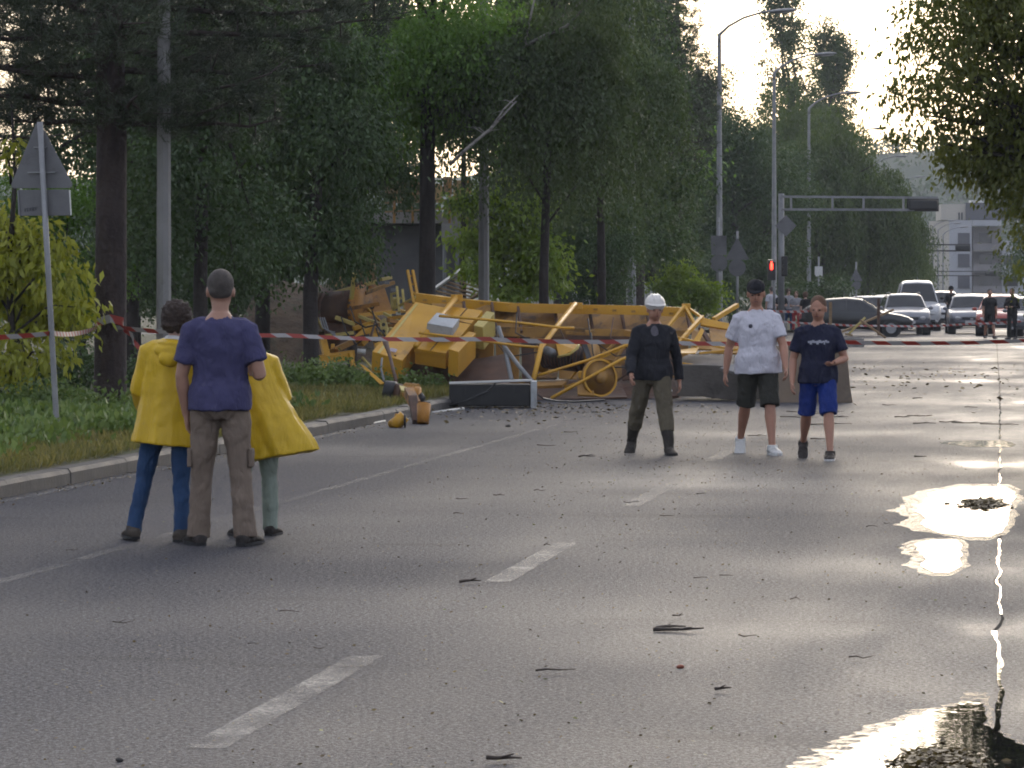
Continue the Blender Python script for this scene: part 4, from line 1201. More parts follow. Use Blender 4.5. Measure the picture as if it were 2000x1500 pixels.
for p, q, w, m in [((634, 577, 70), (735, 550, 70.4), .07, YELP), ((744, 546, 70), (764, 542, 70.3), .06, YELP), ((700, 616, 68), (790, 607, 68.4), .07, YEL), ((702, 618, 68), (740, 633, 67.6), .06, YELP),
                   ((750, 612, 68), (783, 630, 67.6), .05, YELP), ((690, 642, 67.6), (735, 628, 67.8), .08, YEL), ((625, 700, 66), (690, 690, 66.4), .12, YEL), ((630, 662, 66.5), (640, 702, 66), .12, YEL),
                   ((636, 656, 66.2), (690, 650, 66.4), .06, YELP), ((640, 690, 66.4), (688, 668, 66.6), .10, YELD), ((625, 704, 65.8), (690, 694, 66), .14, YEL), ((631, 704, 65.8), (636, 725, 65.6), .08, YEL), ((684, 690, 65.9), (690, 716, 65.8), .07, YEL),
                   ((700, 668, 66.6), (730, 640, 66.8), .20, YEL), ((733, 655, 66.5), (745, 720, 65.8), .10, YEL), ((756, 622, 67), (790, 618, 67), .06, YEL)]:
    lbr('lattice_bar', p, q, w, None, m)
nd = lpl('pin_plate', [(741, 627, 66.8), (752, 620, 66.8), (757, 640, 66.6), (755, 652, 66.5), (744, 653, 66.5)], .05, YELP)
for y in (634, 647): MB().tube([L(749, y, 66.35), L(749, y, 66.6)], .035, 12).build('pin_hole', DARKM, nd)
# ladder-like cage beside the beam
for x in (796, 806):
    lbr('cage_post', (x, 528, 66), (x + 12, 592, 65.6), .05)
for y in (540, 556, 572, 586): lbr('cage_rung', (793 + (y - 528) * .19, y, 66), (809 + (y - 528) * .19, y - 2, 66), .035)
for p, q in [((762, 575, 67), (775, 572, 67)), ((764, 575, 67), (766, 600, 67)), ((766, 588, 67), (784, 582, 67)), ((775, 560, 67), (780, 610, 66.6)), ((786, 566, 67), (790, 604, 66.6)), ((768, 604, 66.8), (812, 580, 66.4))]:
    lbr('bracket', p, q, .045, None, YELP)
for px, py in ((772, 604), (778, 612), (786, 600), (768, 566), (756, 552)):
    MB().box(L(px, py, 66.9), (.09, .06, .06)).build('torn_fitting', WHITE if px % 4 else GALV, ml)
lpl('torn_plate', [(788, 590, 66.5), (806, 592, 66.3), (806, 625, 65.8), (794, 618, 66)], .03, ORNG)
ca = MB()
for k in range(3):
    ca.tube([L(625 + k * 4, 620, 66), L(630 + k * 6, 640 + k * 4, 65.9), L(645 + k * 4, 648, 65.8), L(656, 660 - k, 65.7)], .014, 6)
ca.build('torn_cable', GALV, ml)
for px, w, mm in ((665, .9, PLY), (705, 1.3, WOOD)):
    p = L(px, 525, 76); MB().box(p, (w * .5, .1, .8)).build('timber_panel', mm, ml)
lbr('frame_top', (652, 524, 75.5), (674, 520, 75.5), .1, None, YEL)
MB().tube([L(698, 686, 66.0), L(714, 687, 66.0)], .05, 10).build('end_pipe', WHITE, ml, True)
lpl('base_plate', [(600, 664, 68), (620, 660, 68), (625, 730, 66.5), (580, 735, 66.5)], .1, RUST)

# ---- motor torn off at the kerb
mo = empty('torn_off_motor', gp(785, 50.4), 'orange gear motor torn off and lying on the kerb', 'motor')
m0 = at(752, 764, 50.6)
MB().tube([m0, m0 + Vector((.14, -.03, -.02))], [.155, .16], 18).build('fan_cover', BLACK, mo, True)
MB().tube([m0 + Vector((.14, -.03, -.02)), m0 + Vector((.27, -.05, -.04))], .135, 18).build('motor_body', RUST, mo, True)
MB().tube([m0 + Vector((.27, -.05, -.04)), m0 + Vector((.48, -.09, -.08))], [.15, .14], 18).build('gearbox', ORNG, mo, True)
fins = MB()
for k in range(5): fins.tube([m0 + Vector((.28 + .038 * k, -.04, -.03 - .004 * k)), m0 + Vector((.292 + .038 * k, -.045, -.032 - .004 * k))], .158, 18)
fins.build('cooling_fins', YELD, mo)['kind'] = 'stuff'
MB().tube([m0 + Vector((.48, -.09, -.08)), m0 + Vector((.55, -.11, -.13))], [.08, .05], 14).build('shaft', DARKM, mo, True)
MB().plate([at(780, 752, 50.3), at(802, 758, 50.2), at(806, 768, 50.0), at(784, 762, 50.1)], .03).build('mounting_plate', YELP, mo)
def piece(name, label, cat, poly, th, m, bev=.006, group=None, jag=0):
    P = [at(*p) for p in poly]
    c_ = sum(P, Vector()) / len(P); c_.z = min(p.z for p in P)
    return tag(MB().plate(P, th).build(name, m, None, bev=bev, loc=c_), label, cat, group)
GD = 'broken crane pieces by the kerb'
o = empty('bracket_block', at(830, 826, 45.6), 'upright rusty orange bracket lying by the kerb', 'debris', GD)
MB().tube([at(828, 790, 45.7), at(826, 826, 45.6)], [.09, .075], 14).build('socket', ORNG, o, True)
MB().tube([at(828, 788.5, 45.7), at(828, 790.5, 45.7)], .078, 14).build('socket_mouth', RUST, o, True)
MB().bar(at(806, 778, 46.1), at(814, 826, 45.7), .10, .10).build('side_arm', RUST, o)
MB().bar(at(798, 765, 46.5), at(812, 792, 46.1), .12, .12).build('neck', ORNG, o)
o = empty('yellow_knuckle', at(780, 836, 44.5), 'crumpled yellow knuckle on the white edge line', 'debris', GD)
MB().tube([at(764, 828, 44.5), at(776, 826, 44.4), at(790, 812, 44.4)], [.05, .085, .075], 14).build('casting', YEL, o, True)
MB().tube([at(789, 822, 44.35), at(793, 822, 44.35)], .085, 14).build('socket_mouth', DARKM, o, True)
MB().tube([at(771, 816, 44.4), at(775, 808, 44.4)], .016, 8).build('lug', ORNG, o, True)
piece('yellow_strip', 'bent yellow strip standing in the grass beside the slim trunk', 'debris', [(701, 710, 56.6), (709, 713, 56.5), (750, 748, 55.9), (742, 751, 55.9)], .03, YEL, group=GD)
tag(MB().tube([at(752, 665, 57.3), at(760, 690, 56.8), at(768, 722, 56.2), at(774, 745, 55.6)], [.05, .028, .028, .03], 10).build('hydraulic_rod', RUST, None, True, loc=at(774, 745, 55.6)), 'rusty rod hanging from the tilted yellow cabinet', 'debris', GD)
tag(MB().tube([at(746, 700, 57), at(744, 720, 56.6), at(750, 745, 56.2)], .018, 8).build('loose_pipe', GALV, None, True, loc=at(750, 745, 56.2)), 'thin grey pipe hanging left of the rusty rod', 'debris', GD)

# ---- black box with a pale frame on the road
bx = empty('control_box', at(960, 797, 52.4), 'long black box with a pale top edge standing on the wet road', 'box')
zt, zg = at(0, 749, 52.4).z, .01
xl, xr_ = at(877, 0, 52.4).x, at(1036, 0, 52.4).x
MB().box(((xl + xr_) / 2, 52.75, (zt + zg) / 2), (xr_ - xl, .6, zt - zg - .03)).build('shell', BLACK, bx, bev=.02)
MB().bar((xl + .0, 52.5, zt + .005), (xr_ + .02, 52.5, zt + .045), .14, .03).build('top_edge', WHITE, bx, bev=.004)
MB().bar((xr_ + .05, 52.72, 0.0), (xr_ + .05, 52.72, zt + .03), .09, .62, up=(0, 1, 0)).build('end_frame', GREYB, bx, bev=.004)
for k in range(1, 5): MB().box((xl + (xr_ - xl) * k / 5, 52.447, (zt + zg) / 2), (.012, .006, zt - zg - .08)).build('panel_seam', DARKM, bx)
tag(MB().tube([at(870, 795, 52.2), at(910, 783, 52.2), at(950, 765, 52.3), at(968, 748, 52.5), at(1000, 742, 52.7), at(1030, 742, 53)], .012, 8).build('power_cable', BLACK, None, True, loc=at(870, 795, 52.2)), 'black cable draped over the long black box', 'cable')
tag(MB().tube([at(1046, 768, 52.9), at(1060, 778, 52.7), at(1085, 783, 53.2), at(1120, 785, 53.6), at(1180, 781, 54)], .014, 8).build('power_cable', BLACK, None, True, loc=at(1085, 785, 53.2)), 'black cable trailing right from the long black box', 'cable')
# ---- concrete ballast
def rough_block(name, label, corners, depth, m, seed, cat='concrete block', n=8, amp=.03):
    P = [at(*c) for c in corners]                       # tl tr br bl of the front face
    b = MB(); D = Vector(depth)
    def pt(s, t_, w):
        p = P[0].lerp(P[1], s).lerp(P[3].lerp(P[2], s), t_) + D * w
        e = min(min(s, 1 - s), min(t_, 1 - t_))
        return p + noise.noise_vector(p * 3 + Vector((seed, 0, 0))) * amp * (1.2 if e < .02 else .5)
    idx = {}
    def gi(i, j, k):
        if (i, j, k) not in idx:
            idx[(i, j, k)] = len(b.v); b.v.append(pt(i / n, j / n, k / 3))
        return idx[(i, j, k)]
    for i in range(n):
        for j in range(n):
            for k in (0, 3): b.f.append((gi(i, j, k), gi(i + 1, j, k), gi(i + 1, j + 1, k), gi(i, j + 1, k)))
    for i in range(n):
        for k in range(3):
            for j in (0, n):
                b.f.append((gi(i, j, k), gi(i + 1, j, k), gi(i + 1, j, k + 1), gi(i, j, k + 1)))
                b.f.append((gi(j, i, k), gi(j, i + 1, k), gi(j, i + 1, k + 1), gi(j, i, k + 1)))
    o = b.build(name, m, None, bev=.012, loc=P[3])
    return tag(o, label, cat, 'concrete ballast of the crane')
rough_block('ballast_block', 'dark wet concrete slab lying behind the white shirted man', [(1318, 711, 56.2), (1530, 716, 55.8), (1530, 782, 55.8), (1322, 775, 56.2)], (.25, 1.4, .12), CONC_W, 3)
rough_block('ballast_block', 'upright brown concrete slab right of the navy shirted man', [(1508, 676, 55.6), (1652, 668, 55.4), (1666, 786, 55.2), (1508, 792, 55.2)], (-.05, .5, 0.0), CONC_B, 8, amp=.015)
tag(MB().plate([at(1405, 718, 55.6), at(1470, 700, 55.9), at(1482, 712, 55.8), at(1440, 728, 55.5)], .06).build('broken_chunk', CONC, None, bev=.01, loc=at(1440, 726, 55.6)), 'pale broken chunk on the dark concrete slab', 'debris')

# further tangle: twisted lattice, hoses and ropes
rg = random.Random(12)
for i in range(26):
    x, y = rg.uniform(600, 800), rg.uniform(570, 715)
    a = rg.choice((-.35, .15, .9, 1.3, -.9)) + rg.uniform(-.25, .25); l = rg.uniform(22, 70); Yd = rg.uniform(65.5, 70)
    lbr('lattice_bar', (x, y, Yd), (x + l * math.cos(a), min(728, y - l * math.sin(a)), Yd + rg.uniform(-.8, .8)), rg.choice((.035, .05, .07)), None, rg.choice((YEL, YELD, YELD, YELP, ORNG, RUST)))
for i in range(16):
    x, y = rg.uniform(1010, 1320), rg.uniform(655, 765)
    a = rg.choice((-.3, .2, .5, 1.0)) + rg.uniform(-.2, .2); l = rg.uniform(30, 90); Yd = rg.uniform(57.6, 59)
    br('bent_bar', (x, y, Yd), (x + l * math.cos(a), min(775, y - l * math.sin(a)), Yd + rg.uniform(-.4, .4)), rg.choice((.03, .04, .06)), None, rg.choice((YELD, YELD, YEL, RUST, DARKM)))
for i in range(9):
    x, y = rg.uniform(900, 1300), rg.uniform(600, 680); Yd = rg.uniform(57, 59)
    tb('hoist_rope', [(x, y, Yd), (x + rg.uniform(-10, 30), y + 40, Yd - .2), (x + rg.uniform(0, 60), y + rg.uniform(60, 75), Yd - .3), (x + rg.uniform(40, 110), y + rg.uniform(40, 80), Yd - .2)], .011, rg.choice((DARKM, BLACK, RUST)), n=6)
for i in range(5):
    x, y = rg.uniform(620, 780), rg.uniform(590, 650)
    MB().tube([L(x, y, 66), L(x + 10, y + 30, 65.8), L(x + 30, y + rg.uniform(40, 60), 65.6), L(x + 55, y + 35, 65.6)], .016, 6).build('hose', DARKM, ml, True)
# ================================================================== people
TEX = {}
def cloud_tex(sz):
    if sz not in TEX:
        t = bpy.data.textures.new('cloth_folds', 'CLOUDS'); t.noise_scale = sz; t.noise_depth = 2; TEX[sz] = t
    return TEX[sz]
def soft(o, vox, smooth=6, disp=0, sz=.12, dec=None):
    r = o.modifiers.new('remesh', 'REMESH'); r.mode = 'VOXEL'; r.voxel_size = vox; r.use_smooth_shade = True
    if smooth:
        s = o.modifiers.new('smooth', 'SMOOTH'); s.factor, s.iterations = .5, smooth
    if disp:
        d = o.modifiers.new('folds', 'DISPLACE'); d.texture = cloud_tex(sz); d.strength = disp; d.mid_level = .5; d.texture_coords = 'LOCAL'
    if dec:
        d = o.modifiers.new('decimate', 'DECIMATE'); d.ratio = dec
    return o

def skin_mat(name, c): return mat(name, c, tuple(x * .85 for x in c), 9, .5)
SK1 = skin_mat('tanned_skin', (.34, .185, .125)); SK2 = skin_mat('light_skin', (.46, .28, .21)); SK3 = skin_mat('ruddy_skin', (.40, .20, .13))
EYE = mat('eye_dark', (.02, .015, .012), None, 3, .3); LIP = mat('lip', (.22, .09, .07), None, 5, .5)
def cloth(name, c, c2=None, sc=6, r=.85): return mat(name, c, c2 or tuple(x * .82 for x in c), sc, r, None, .0012, 260, spec=.2, fold=(11, .45, .045))

def person(label, H, loc, rz, legs, arms, top, bottom, shoes, skin=SK1, hair=None, hat=None, lean=0, sidelean=0, head=(0, 0), bulk=1.0, vox=.0085, group=None, sole=None, rings=None, hood=None, sleeve='short', hem=.50, tuck=1.0, leglen=None, sweep=(0, 0), face=True, hipshift=0, trim=None, fold=.0, print_=None, cuff=0, pw=1.0):
    """stands on local z=0 facing local +y; one continuous skin mesh with clothes as its parts"""
    V_ = Vector
    hipw = .05 * H
    J = {}
    for s, (sw, sp, kn, fy) in zip((-1, 1), legs):
        hip = V_((s * hipw, 0, 0))
        d1 = V_((s * math.sin(R(sp)), math.sin(R(sw)), -math.cos(R(sw)))).normalized()
        k = hip + d1 * .245 * H
        a2 = R(sw - kn)
        d2 = V_((s * math.sin(R(sp)) * .8, math.sin(a2), -math.cos(a2))).normalized()
        J[s] = [hip, k, k + d2 * .235 * H, R(fy), a2]
    hz_ = .04 * H - min(J[s][2].z for s in J)
    for s in J:
        for i in range(3): J[s][i] = J[s][i] + V_((0, 0, hz_))
    hipc = V_((0, 0, hz_))
    Rl = Matrix.Rotation(R(-lean), 3, 'X') @ Matrix.Rotation(R(sidelean), 3, 'Y')
    def T(x, y, zf): return hipc + Rl @ V_((x, y, (zf - .52) * H))
    def ring(zf, rx, ry, y=0, x=0): return (T(x * H, y * H, zf), Rl @ V_((rx * H, 0, 0)), Rl @ V_((0, ry * H, 0)))
    B = bulk
    torso = [(.46, .070, .055, -.005), (.49, .090, .066, -.01), (.53, .096 * B, .070 * B, -.008), (.57, .090 * B, .062 * B, 0), (.62, .083 * B, .058 * B, .003), (.67, .088 * B, .060 * B, .003),
             (.72, .099, .065 * B, 0), (.755, .104, .063, -.004), (.785, .098, .056, -.008), (.808, .074, .048, -.01), (.828, .050, .042, -.008), (.848, .034, .034, -.004)]
    covered = .80 if leglen is None else .86 if leglen == 'boots' else 1.0
    body = MB()
    body.loft([ring(*t[:3], t[3]) for t in torso], 24)
    hdir = Matrix.Rotation(R(head[0]), 3, 'Z') @ Matrix.Rotation(R(head[1]), 3, 'X')
    hc = T(0, .012 * H, .926)
    body.tube([T(0, -.008 * H, .81), T(0, 0, .85), T(0, .006 * H, .90)], [.036 * H, .031 * H, .032 * H], 16)
    HS = 1.12
    def hp(x, y, z): return hc + Rl @ (hdir @ V_((x * H * HS, y * H * HS, z * H * HS)))
    Rh = (Rl @ hdir) * HS
    body.ell(hp(0, -.004, .010), (.0415 * H, .051 * H, .056 * H), 22, 14, Rh)
    body.ell(hp(0, .008, -.022), (.034 * H, .040 * H, .044 * H), 20, 12, Rh)
    body.ell(hp(0, .022, -.048), (.018 * H, .018 * H, .015 * H), 14, 9, Rh)
    body.ell(hp(0, .050, -.010), (.0072 * H, .012 * H, .016 * H), 10, 8, Rh)
    body.ell(hp(0, .042, .006), (.026 * H, .009 * H, .006 * H), 12, 8, Rh)
    for s in (-1, 1): body.ell(hp(s * .042, -.002, -.006), (.006 * H, .012 * H, .018 * H), 8, 8, Rh)
    # arms
    A = {}
    for s, (du, df) in zip((-1, 1), arms):
        sh = T(s * .100 * H, -.008 * H, .784)
        du, df = V_(du).normalized(), V_(df).normalized()
        el = sh + du * .172 * H; wr = el + df * .148 * H
        A[s] = (sh, el, wr, df)
        body.tube([sh, sh.lerp(el, .3), sh.lerp(el, .75), el, el.lerp(wr, .28), el.lerp(wr, .75), wr], [x * H * (.9 + .1 * B) for x in (.034, .031, .026, .0235, .025, .0185, .0155)], 14)
        w = V_((0, 1, 0)) - df * df.y
        if w.length < .3: w = V_((0, 0, 1)) - df * df.z
        w.normalize(); th = df.cross(w).normalized()
        inn = th if th.x * s < 0 else -th
        body.loft([(wr - df * .006 * H, w * .015 * H, th * .012 * H), (wr + df * .02 * H, w * .021 * H, th * .011 * H), (wr + df * .052 * H, w * .023 * H, th * .009 * H)], 12)
        for k in range(4):
            o_ = (k - 1.5) * .0112 * H; ln = (.036, .042, .040, .031)[3 - k] * H
            p0 = wr + df * .048 * H + w * o_
            p1 = p0 + (df * .9 + inn * .35).normalized() * ln * .5; p2 = p1 + (df * .5 + inn * .85).normalized() * ln * .5
            body.tube([p0, p1, p2], [.0052 * H, .005 * H, .0042 * H], 8)
        p0 = wr + df * .016 * H + w * .016 * H
        p1 = p0 + (df * .7 + w * .6 + inn * .25).normalized() * .026 * H; p2 = p1 + (df * .95 + inn * .4).normalized() * .022 * H
        body.tube([p0, p1, p2], [.0066 * H, .0058 * H, .0045 * H], 8)
    for s in J:
        hip, k, a, fy, a2 = J[s]
        body.tube([hip + V_((0, 0, .02 * H)), hip.lerp(k, .4), k.lerp(hip, .12), k, k.lerp(a, .25) + V_((0, -.006 * H, 0)), k.lerp(a, .75), a], [x * H * covered for x in (.052, .046, .034, .031, .033, .021, .019)], 14)
        f = V_((math.sin(fy) * 1, math.cos(fy), 0))
        body.tube([a, a + f * .012 * H - V_((0, 0, .022 * H))], [.017 * H, .012 * H], 10)
    org = bpy.data.objects.new('tmp', None)
    root = body.build('person', skin, None, True)
    bpy.data.objects.remove(org)
    soft(root, vox * .8, 3, dec=.5)
    tag(root, label, 'person', group)
    def part(name, mb, m, v=vox, sm=5, disp=0, sz=.12, dec=.5, raw=False):
        o = mb.build(name, m, root, True)
        if not raw: soft(o, v, sm, disp, sz, dec)
        return o
    # ---- top
    t = MB()
    if rings:                                             # a raincoat given ring by ring
        t.loft([ring(*r_) for r_ in rings], 40, (lambda i, a: fold * max(0, 1 - i / (len(rings) - 3)) * (math.sin(7 * a + .6) * .7 + math.sin(11 * a + 2) * .5)))
    else:
        e = .008
        q_ = max(1, pw) * tuck
        rr = [(hem - .004, (.096 * q_ * B + .011), (.070 * q_ * B + .011), -.008), (hem + .03, (.096 * q_ * B + .011), (.070 * q_ * B + .011), -.008), (.57, .093 * q_ * B + .011, .065 * q_ * B + .011, -.002)]
        rr += [(z, rx + e + .002, ry + e + .002, y) for z, rx, ry, y in torso if z > .6 and z < .84]
        rr[-1] = (.826, .052, .044, -.008)
        rr.append((.836, .042, .040, -.006))
        t.loft([ring(*r_[:3], r_[3]) for r_ in rr], 28)
    for s in A:
        sh, el, wr, df = A[s]
        pad = 1.25 if rings else 1.0
        ins = T(s * .048 * H, -.010 * H, .798)
        if sleeve == 'short':
            t.tube([ins, sh.lerp(ins, .35) + V_((0, 0, .002 * H)), sh, sh.lerp(el, .35), sh.lerp(el, .72)], [.034 * H, .040 * H, .041 * H, .041 * H, .043 * H], 16)
        else:
            t.tube([ins, sh.lerp(ins, .35), sh, sh.lerp(el, .5), el, el.lerp(wr, .5), el.lerp(wr, .96)], [x * H * pad for x in (.032, .036, .038, .037, .034, .031, .028)], 16)
    tp = part('raincoat' if rings else ('jacket' if sleeve == 'long' else 'shirt'), t, top, disp=.020 if rings else .024, sz=.09 if not rings else .14, sm=2 if rings else 4)
    if hood:
        h = MB()
        h.ell(T(0, -.068 * H, .792), (.072 * H, .034 * H, .034 * H), 18, 10, Rl @ Matrix.Rotation(.25, 3, 'X'))
        h.ell(T(0, -.04 * H, .824), (.066 * H, .055 * H, .017 * H), 18, 10, Rl)
        h.ell(T(.0, -.086 * H, .762), (.046 * H, .026 * H, .036 * H), 16, 10, Rl)
        o = h.build('hood', top, tp, True); soft(o, vox, 3, .012, .06, .6)
    if trim:
        h = MB().tube([T(0, -.004 * H, .832), T(0, 0, .853)], [.052 * H, .04 * H], 16)
        part('scarf', h, trim, disp=.01, sz=.05)
    # ---- bottom
    t = MB()
    t.loft([ring(z, (rx + .004) * pw, (ry + .004) * pw, y) for z, rx, ry, y in torso[:3]] + [ring(.545, .088 * pw, .062 * pw, -.005)], 24)
    for s in J:
        hip, k, a, fy, a2 = J[s]
        up = hip + V_((0, 0, .03 * H))
        if leglen == 'shorts':
            e_ = k.lerp(hip, .02)
            t.tube([up, hip.lerp(k, .15), hip.lerp(k, .55), e_], [x * H * pw for x in (.050, .056, .053, .050)], 18)
        elif leglen == 'boots':
            t.tube([up, hip.lerp(k, .3), k, k.lerp(a, .35), k.lerp(a, .55)], [x * H * pw for x in (.053, .054, .043, .041, .040)], 18)
        else:
            t.tube([up, hip.lerp(k, .3), k.lerp(hip, .1), k, k.lerp(a, .4), k.lerp(a, .85), a - V_((0, 0, .012 * H))], [x * H * pw for x in (.053, .053, .042, .039, .037, .034 + cuff, .036 + cuff)], 18)
    bt = part('shorts' if leglen == 'shorts' else 'trousers', t, bottom, disp=.022, sz=.09)
    if cuff:                                              # cargo pockets
        for s in J:
            hip, k = J[s][0], J[s][1]
            c_ = hip.lerp(k, .82) + V_((s * .045 * H, -.004 * H, 0))
            o = MB().box(c_, (.018 * H, .06 * H, .07 * H)).build('pocket', bottom, bt, True); soft(o, .008, 4, .008, .05)
    # ---- shoes
    for s in J:
        hip, k, a, fy, a2 = J[s]
        lift = max(0, a.z - .045 * H)
        pit = 0 if lift < .01 else -.5 if a2 < -.15 else .35
        f = V_((math.sin(fy), math.cos(fy), 0)); Rx = Matrix.Rotation(0, 3, 'X')
        f = (f + V_((0, 0, math.tan(pit)))).normalized(); sd_ = f.cross(V_((0, 0, 1))).normalized(); u_ = sd_.cross(f)
        base_ = a - u_ * .04 * H
        t = MB()
        prof = [(-.040, .018, .034), (-.028, .025, .044), (.008, .026, .050), (.04, .027, .043), (.078, .030, .032), (.112, .027, .024), (.132, .014, .016)]
        t.loft([(base_ + f * y * H * 1.1 + u_ * hgt * .55 * H, sd_ * w_ * H * 1.08, u_ * hgt * .55 * H) for y, w_, hgt in prof], 18)
        t.tube([a + u_ * .016 * H, a - u_ * .014 * H], [.030 * H, .033 * H], 14)
        sh_ = part('shoe', t, shoes, .007, 3)
        t = MB()
        t.slab([base_ + f * y * H * 1.1 + sd_ * x * H * 1.08 for y, x in ((-.043, -.016), (-.043, .016), (.0, .026), (.075, .031), (.115, .026), (.135, .01), (.135, -.01), (.115, -.026), (.075, -.031), (0, -.026))], u_ * .011 * H)
        t.build('sole', sole or RUBBER, sh_)
        if leglen == 'boots':
            t = MB(); t.tube([k.lerp(a, .3), k.lerp(a, .6), a], [.041 * H, .039 * H, .030 * H], 16); part('gaiter', t, shoes, disp=.015, sz=.07)
    # ---- head
    if hair:
        kind, hm = hair
        t = MB()
        if kind == 'short':
            t.ell(hp(0, -.010, .020), (.0440 * H, .052 * H, .0505 * H), 22, 14, Rh); dz = .004
            t.ell(hp(0, -.024, -.004), (.039 * H, .032 * H, .030 * H), 18, 10, Rh)
        elif kind == 'curly':
            t.ell(hp(0, -.012, .012), (.054 * H, .062 * H, .060 * H), 22, 14, Rh); t.ell(hp(0, -.022, -.022), (.048 * H, .046 * H, .034 * H), 18, 10, Rh); dz = .05
        else:                                             # long
            t.ell(hp(0, -.012, .014), (.049 * H, .058 * H, .055 * H), 22, 14, Rh); dz = .012
            t.loft([(hp(0, -.022, .0), Rh @ V_((.048 * H, 0, 0)), Rh @ V_((0, .035 * H, 0))), (hp(0, -.03, -.05), Rh @ V_((.045 * H, 0, 0)), Rh @ V_((0, .026 * H, 0))), (hp(0, -.036, -.11), Rh @ V_((.034 * H, 0, 0)), Rh @ V_((0, .016 * H, 0)))], 16)
        part('hair', t, hm, .008, 2, dz, .02 if kind == 'curly' else .03, .6)
    if hat:
        kind, hm = hat
        t = MB()
        if kind == 'cap':
            t.ell(hp(0, -.004, .030), (.0475 * H, .057 * H, .042 * H), 22, 14, Rh)
            t.slab([hp(-.036, .035, .020), hp(-.03, .072, .012), hp(0, .086, .008), hp(.03, .072, .012), hp(.036, .035, .020)], Rh @ V_((0, 0, .006 * H)))
            part('cap', t, hm, .007, 2)
        else:
            Nn = 24
            P = []
            t.ell(hp(0, -.006, .030), (.056 * H, .066 * H, .050 * H), 24, 14, Rh)
            t.loft([(hp(0, .002, .022), Rh @ V_((.058 * H, 0, 0)), Rh @ V_((0, .076 * H, 0))), (hp(0, .002, .030), Rh @ V_((.056 * H, 0, 0)), Rh @ V_((0, .072 * H, 0)))], 24)
            for x in (-.018, 0, .018):
                t.tube([hp(x, -.06, .055), hp(x, -.03, .077), hp(x, .02, .077), hp(x, .05, .055)], .006 * H, 6)
            part('helmet', t, hm, .007, 2)
    if face:
        for s in (-1, 1):
            MB().ell(hp(s * .017, .0435, -.001), (.0065 * H, .004 * H, .0038 * H), 10, 6, Rh).build('eye', EYE, root, True)
        MB().ell(hp(0, .046, -.034), (.013 * H, .005 * H, .0035 * H), 10, 6, Rh).build('mouth', LIP, root, True)
    if print_: print_(T, tp, H)
    root.location = loc; root.rotation_euler = (0, 0, rz)
    return root

RAIN = mat('yellow_raincoat', (.60, .39, .010), (.52, .33, .009), 2.5, .42, .55, .0015, 90, fold=(6, .22, .06), dirt=(.44, .27, .010), dscale=1.4, dpos=.6, spec=.4)
JEAN = cloth('blue_denim', (.035, .075, .16), (.022, .05, .11), 5)
NAVYT = cloth('purple_navy_cotton', (.062, .060, .130), (.048, .046, .10), 3)
KHAKI = cloth('khaki_cotton', (.20, .155, .12), (.15, .115, .09), 4)
SAGE = cloth('sage_cotton', (.27, .31, .26), (.22, .26, .215), 4)
BOOTS = cloth('brown_boot', (.085, .07, .055), (.05, .042, .035), 9, .7)
DSHOE = cloth('dark_shoe', (.045, .038, .035), (.025, .022, .02), 9, .65)
HBR = mat('brown_hair', (.055, .035, .025), (.03, .02, .015), 30, .7, None, .01, 120); HGR = mat('greying_hair', (.075, .062, .052), (.04, .034, .03), 30, .75, None, .008, 140)
HBL = mat('blonde_hair', (.42, .32, .18), (.3, .22, .12), 30, .7, None, .01, 120); HRD = mat('reddish_hair', (.12, .055, .025), (.07, .035, .018), 30, .7, None, .008, 120)
DOWN = (0, 0, -1)
def gl(px, Y):
    p = gp(px, Y); return p
# three people in the foreground, seen from behind (local +y points away from the camera)
coat1 = [(.405, .150, .112, -.01), (.45, .142, .106, -.01), (.52, .134, .098, -.008), (.60, .124, .09, -.006), (.68, .118, .084, -.006), (.75, .118, .08, -.01), (.795, .112, .07, -.012), (.825, .082, .056, -.012), (.842, .052, .046, -.008)]
person('person in a yellow raincoat and blue jeans at the left of the trio', 1.58, gl(330, 23.55), R(-8), [(2, 13, 10, -25), (-6, 2, 2, 10)], [((-.30, .15, -1), (-.05, .75, -.55)), ((.3, .2, -1), (-.1, .9, -.3))],
       RAIN, JEAN, BOOTS, SK2, ('curly', HBR), rings=coat1, hood=True, sleeve='long', trim=cloth('white_scarf', (.6, .58, .56)), fold=.09, head=(-25, -8), sidelean=5, group='people watching from the road', pw=.92)
person('tall man in a purple T-shirt and khaki cargo trousers seen from behind', 1.775, gl(430, 23.1), R(-3), [(2, 4, 3, -22), (-3, 6, 2, 14)], [((-.24, .02, -1), (.10, .18, -1)), ((.30, -.12, -1), (-.22, .95, .05))],
       NAVYT, KHAKI, DSHOE, SK1, ('short', HGR), head=(6, -6), hem=.495, bulk=1.06, cuff=.006, group='people watching from the road', pw=1.04, tuck=1.02)
coat3 = [(.35, .165, .105, -.01, .092), (.385, .165, .105, -.01, .085), (.43, .158, .105, -.01, .07), (.48, .15, .105, -.01, .055), (.54, .14, .10, -.008, .04), (.61, .127, .09, -.006, .022), (.68, .120, .084, -.006, .01), (.75, .118, .08, -.01, 0), (.795, .112, .07, -.012, 0), (.825, .082, .056, -.012, 0), (.842, .052, .046, -.008, 0)]
person('person in a flapping yellow raincoat and pale green trousers at the right of the trio', 1.46, gl(502, 24.0), R(10), [(-4, 4, 2, -10), (5, 2, 6, 20)], [((-.3, .2, -1), (.2, .9, -.2)), ((.45, .2, -1), (-.3, .9, -.2))],
       RAIN, SAGE, DSHOE, SK2, ('short', HBR), rings=coat3, hood=True, sleeve='long', fold=.09, head=(20, -14), sidelean=-9, lean=6, group='people watching from the road')

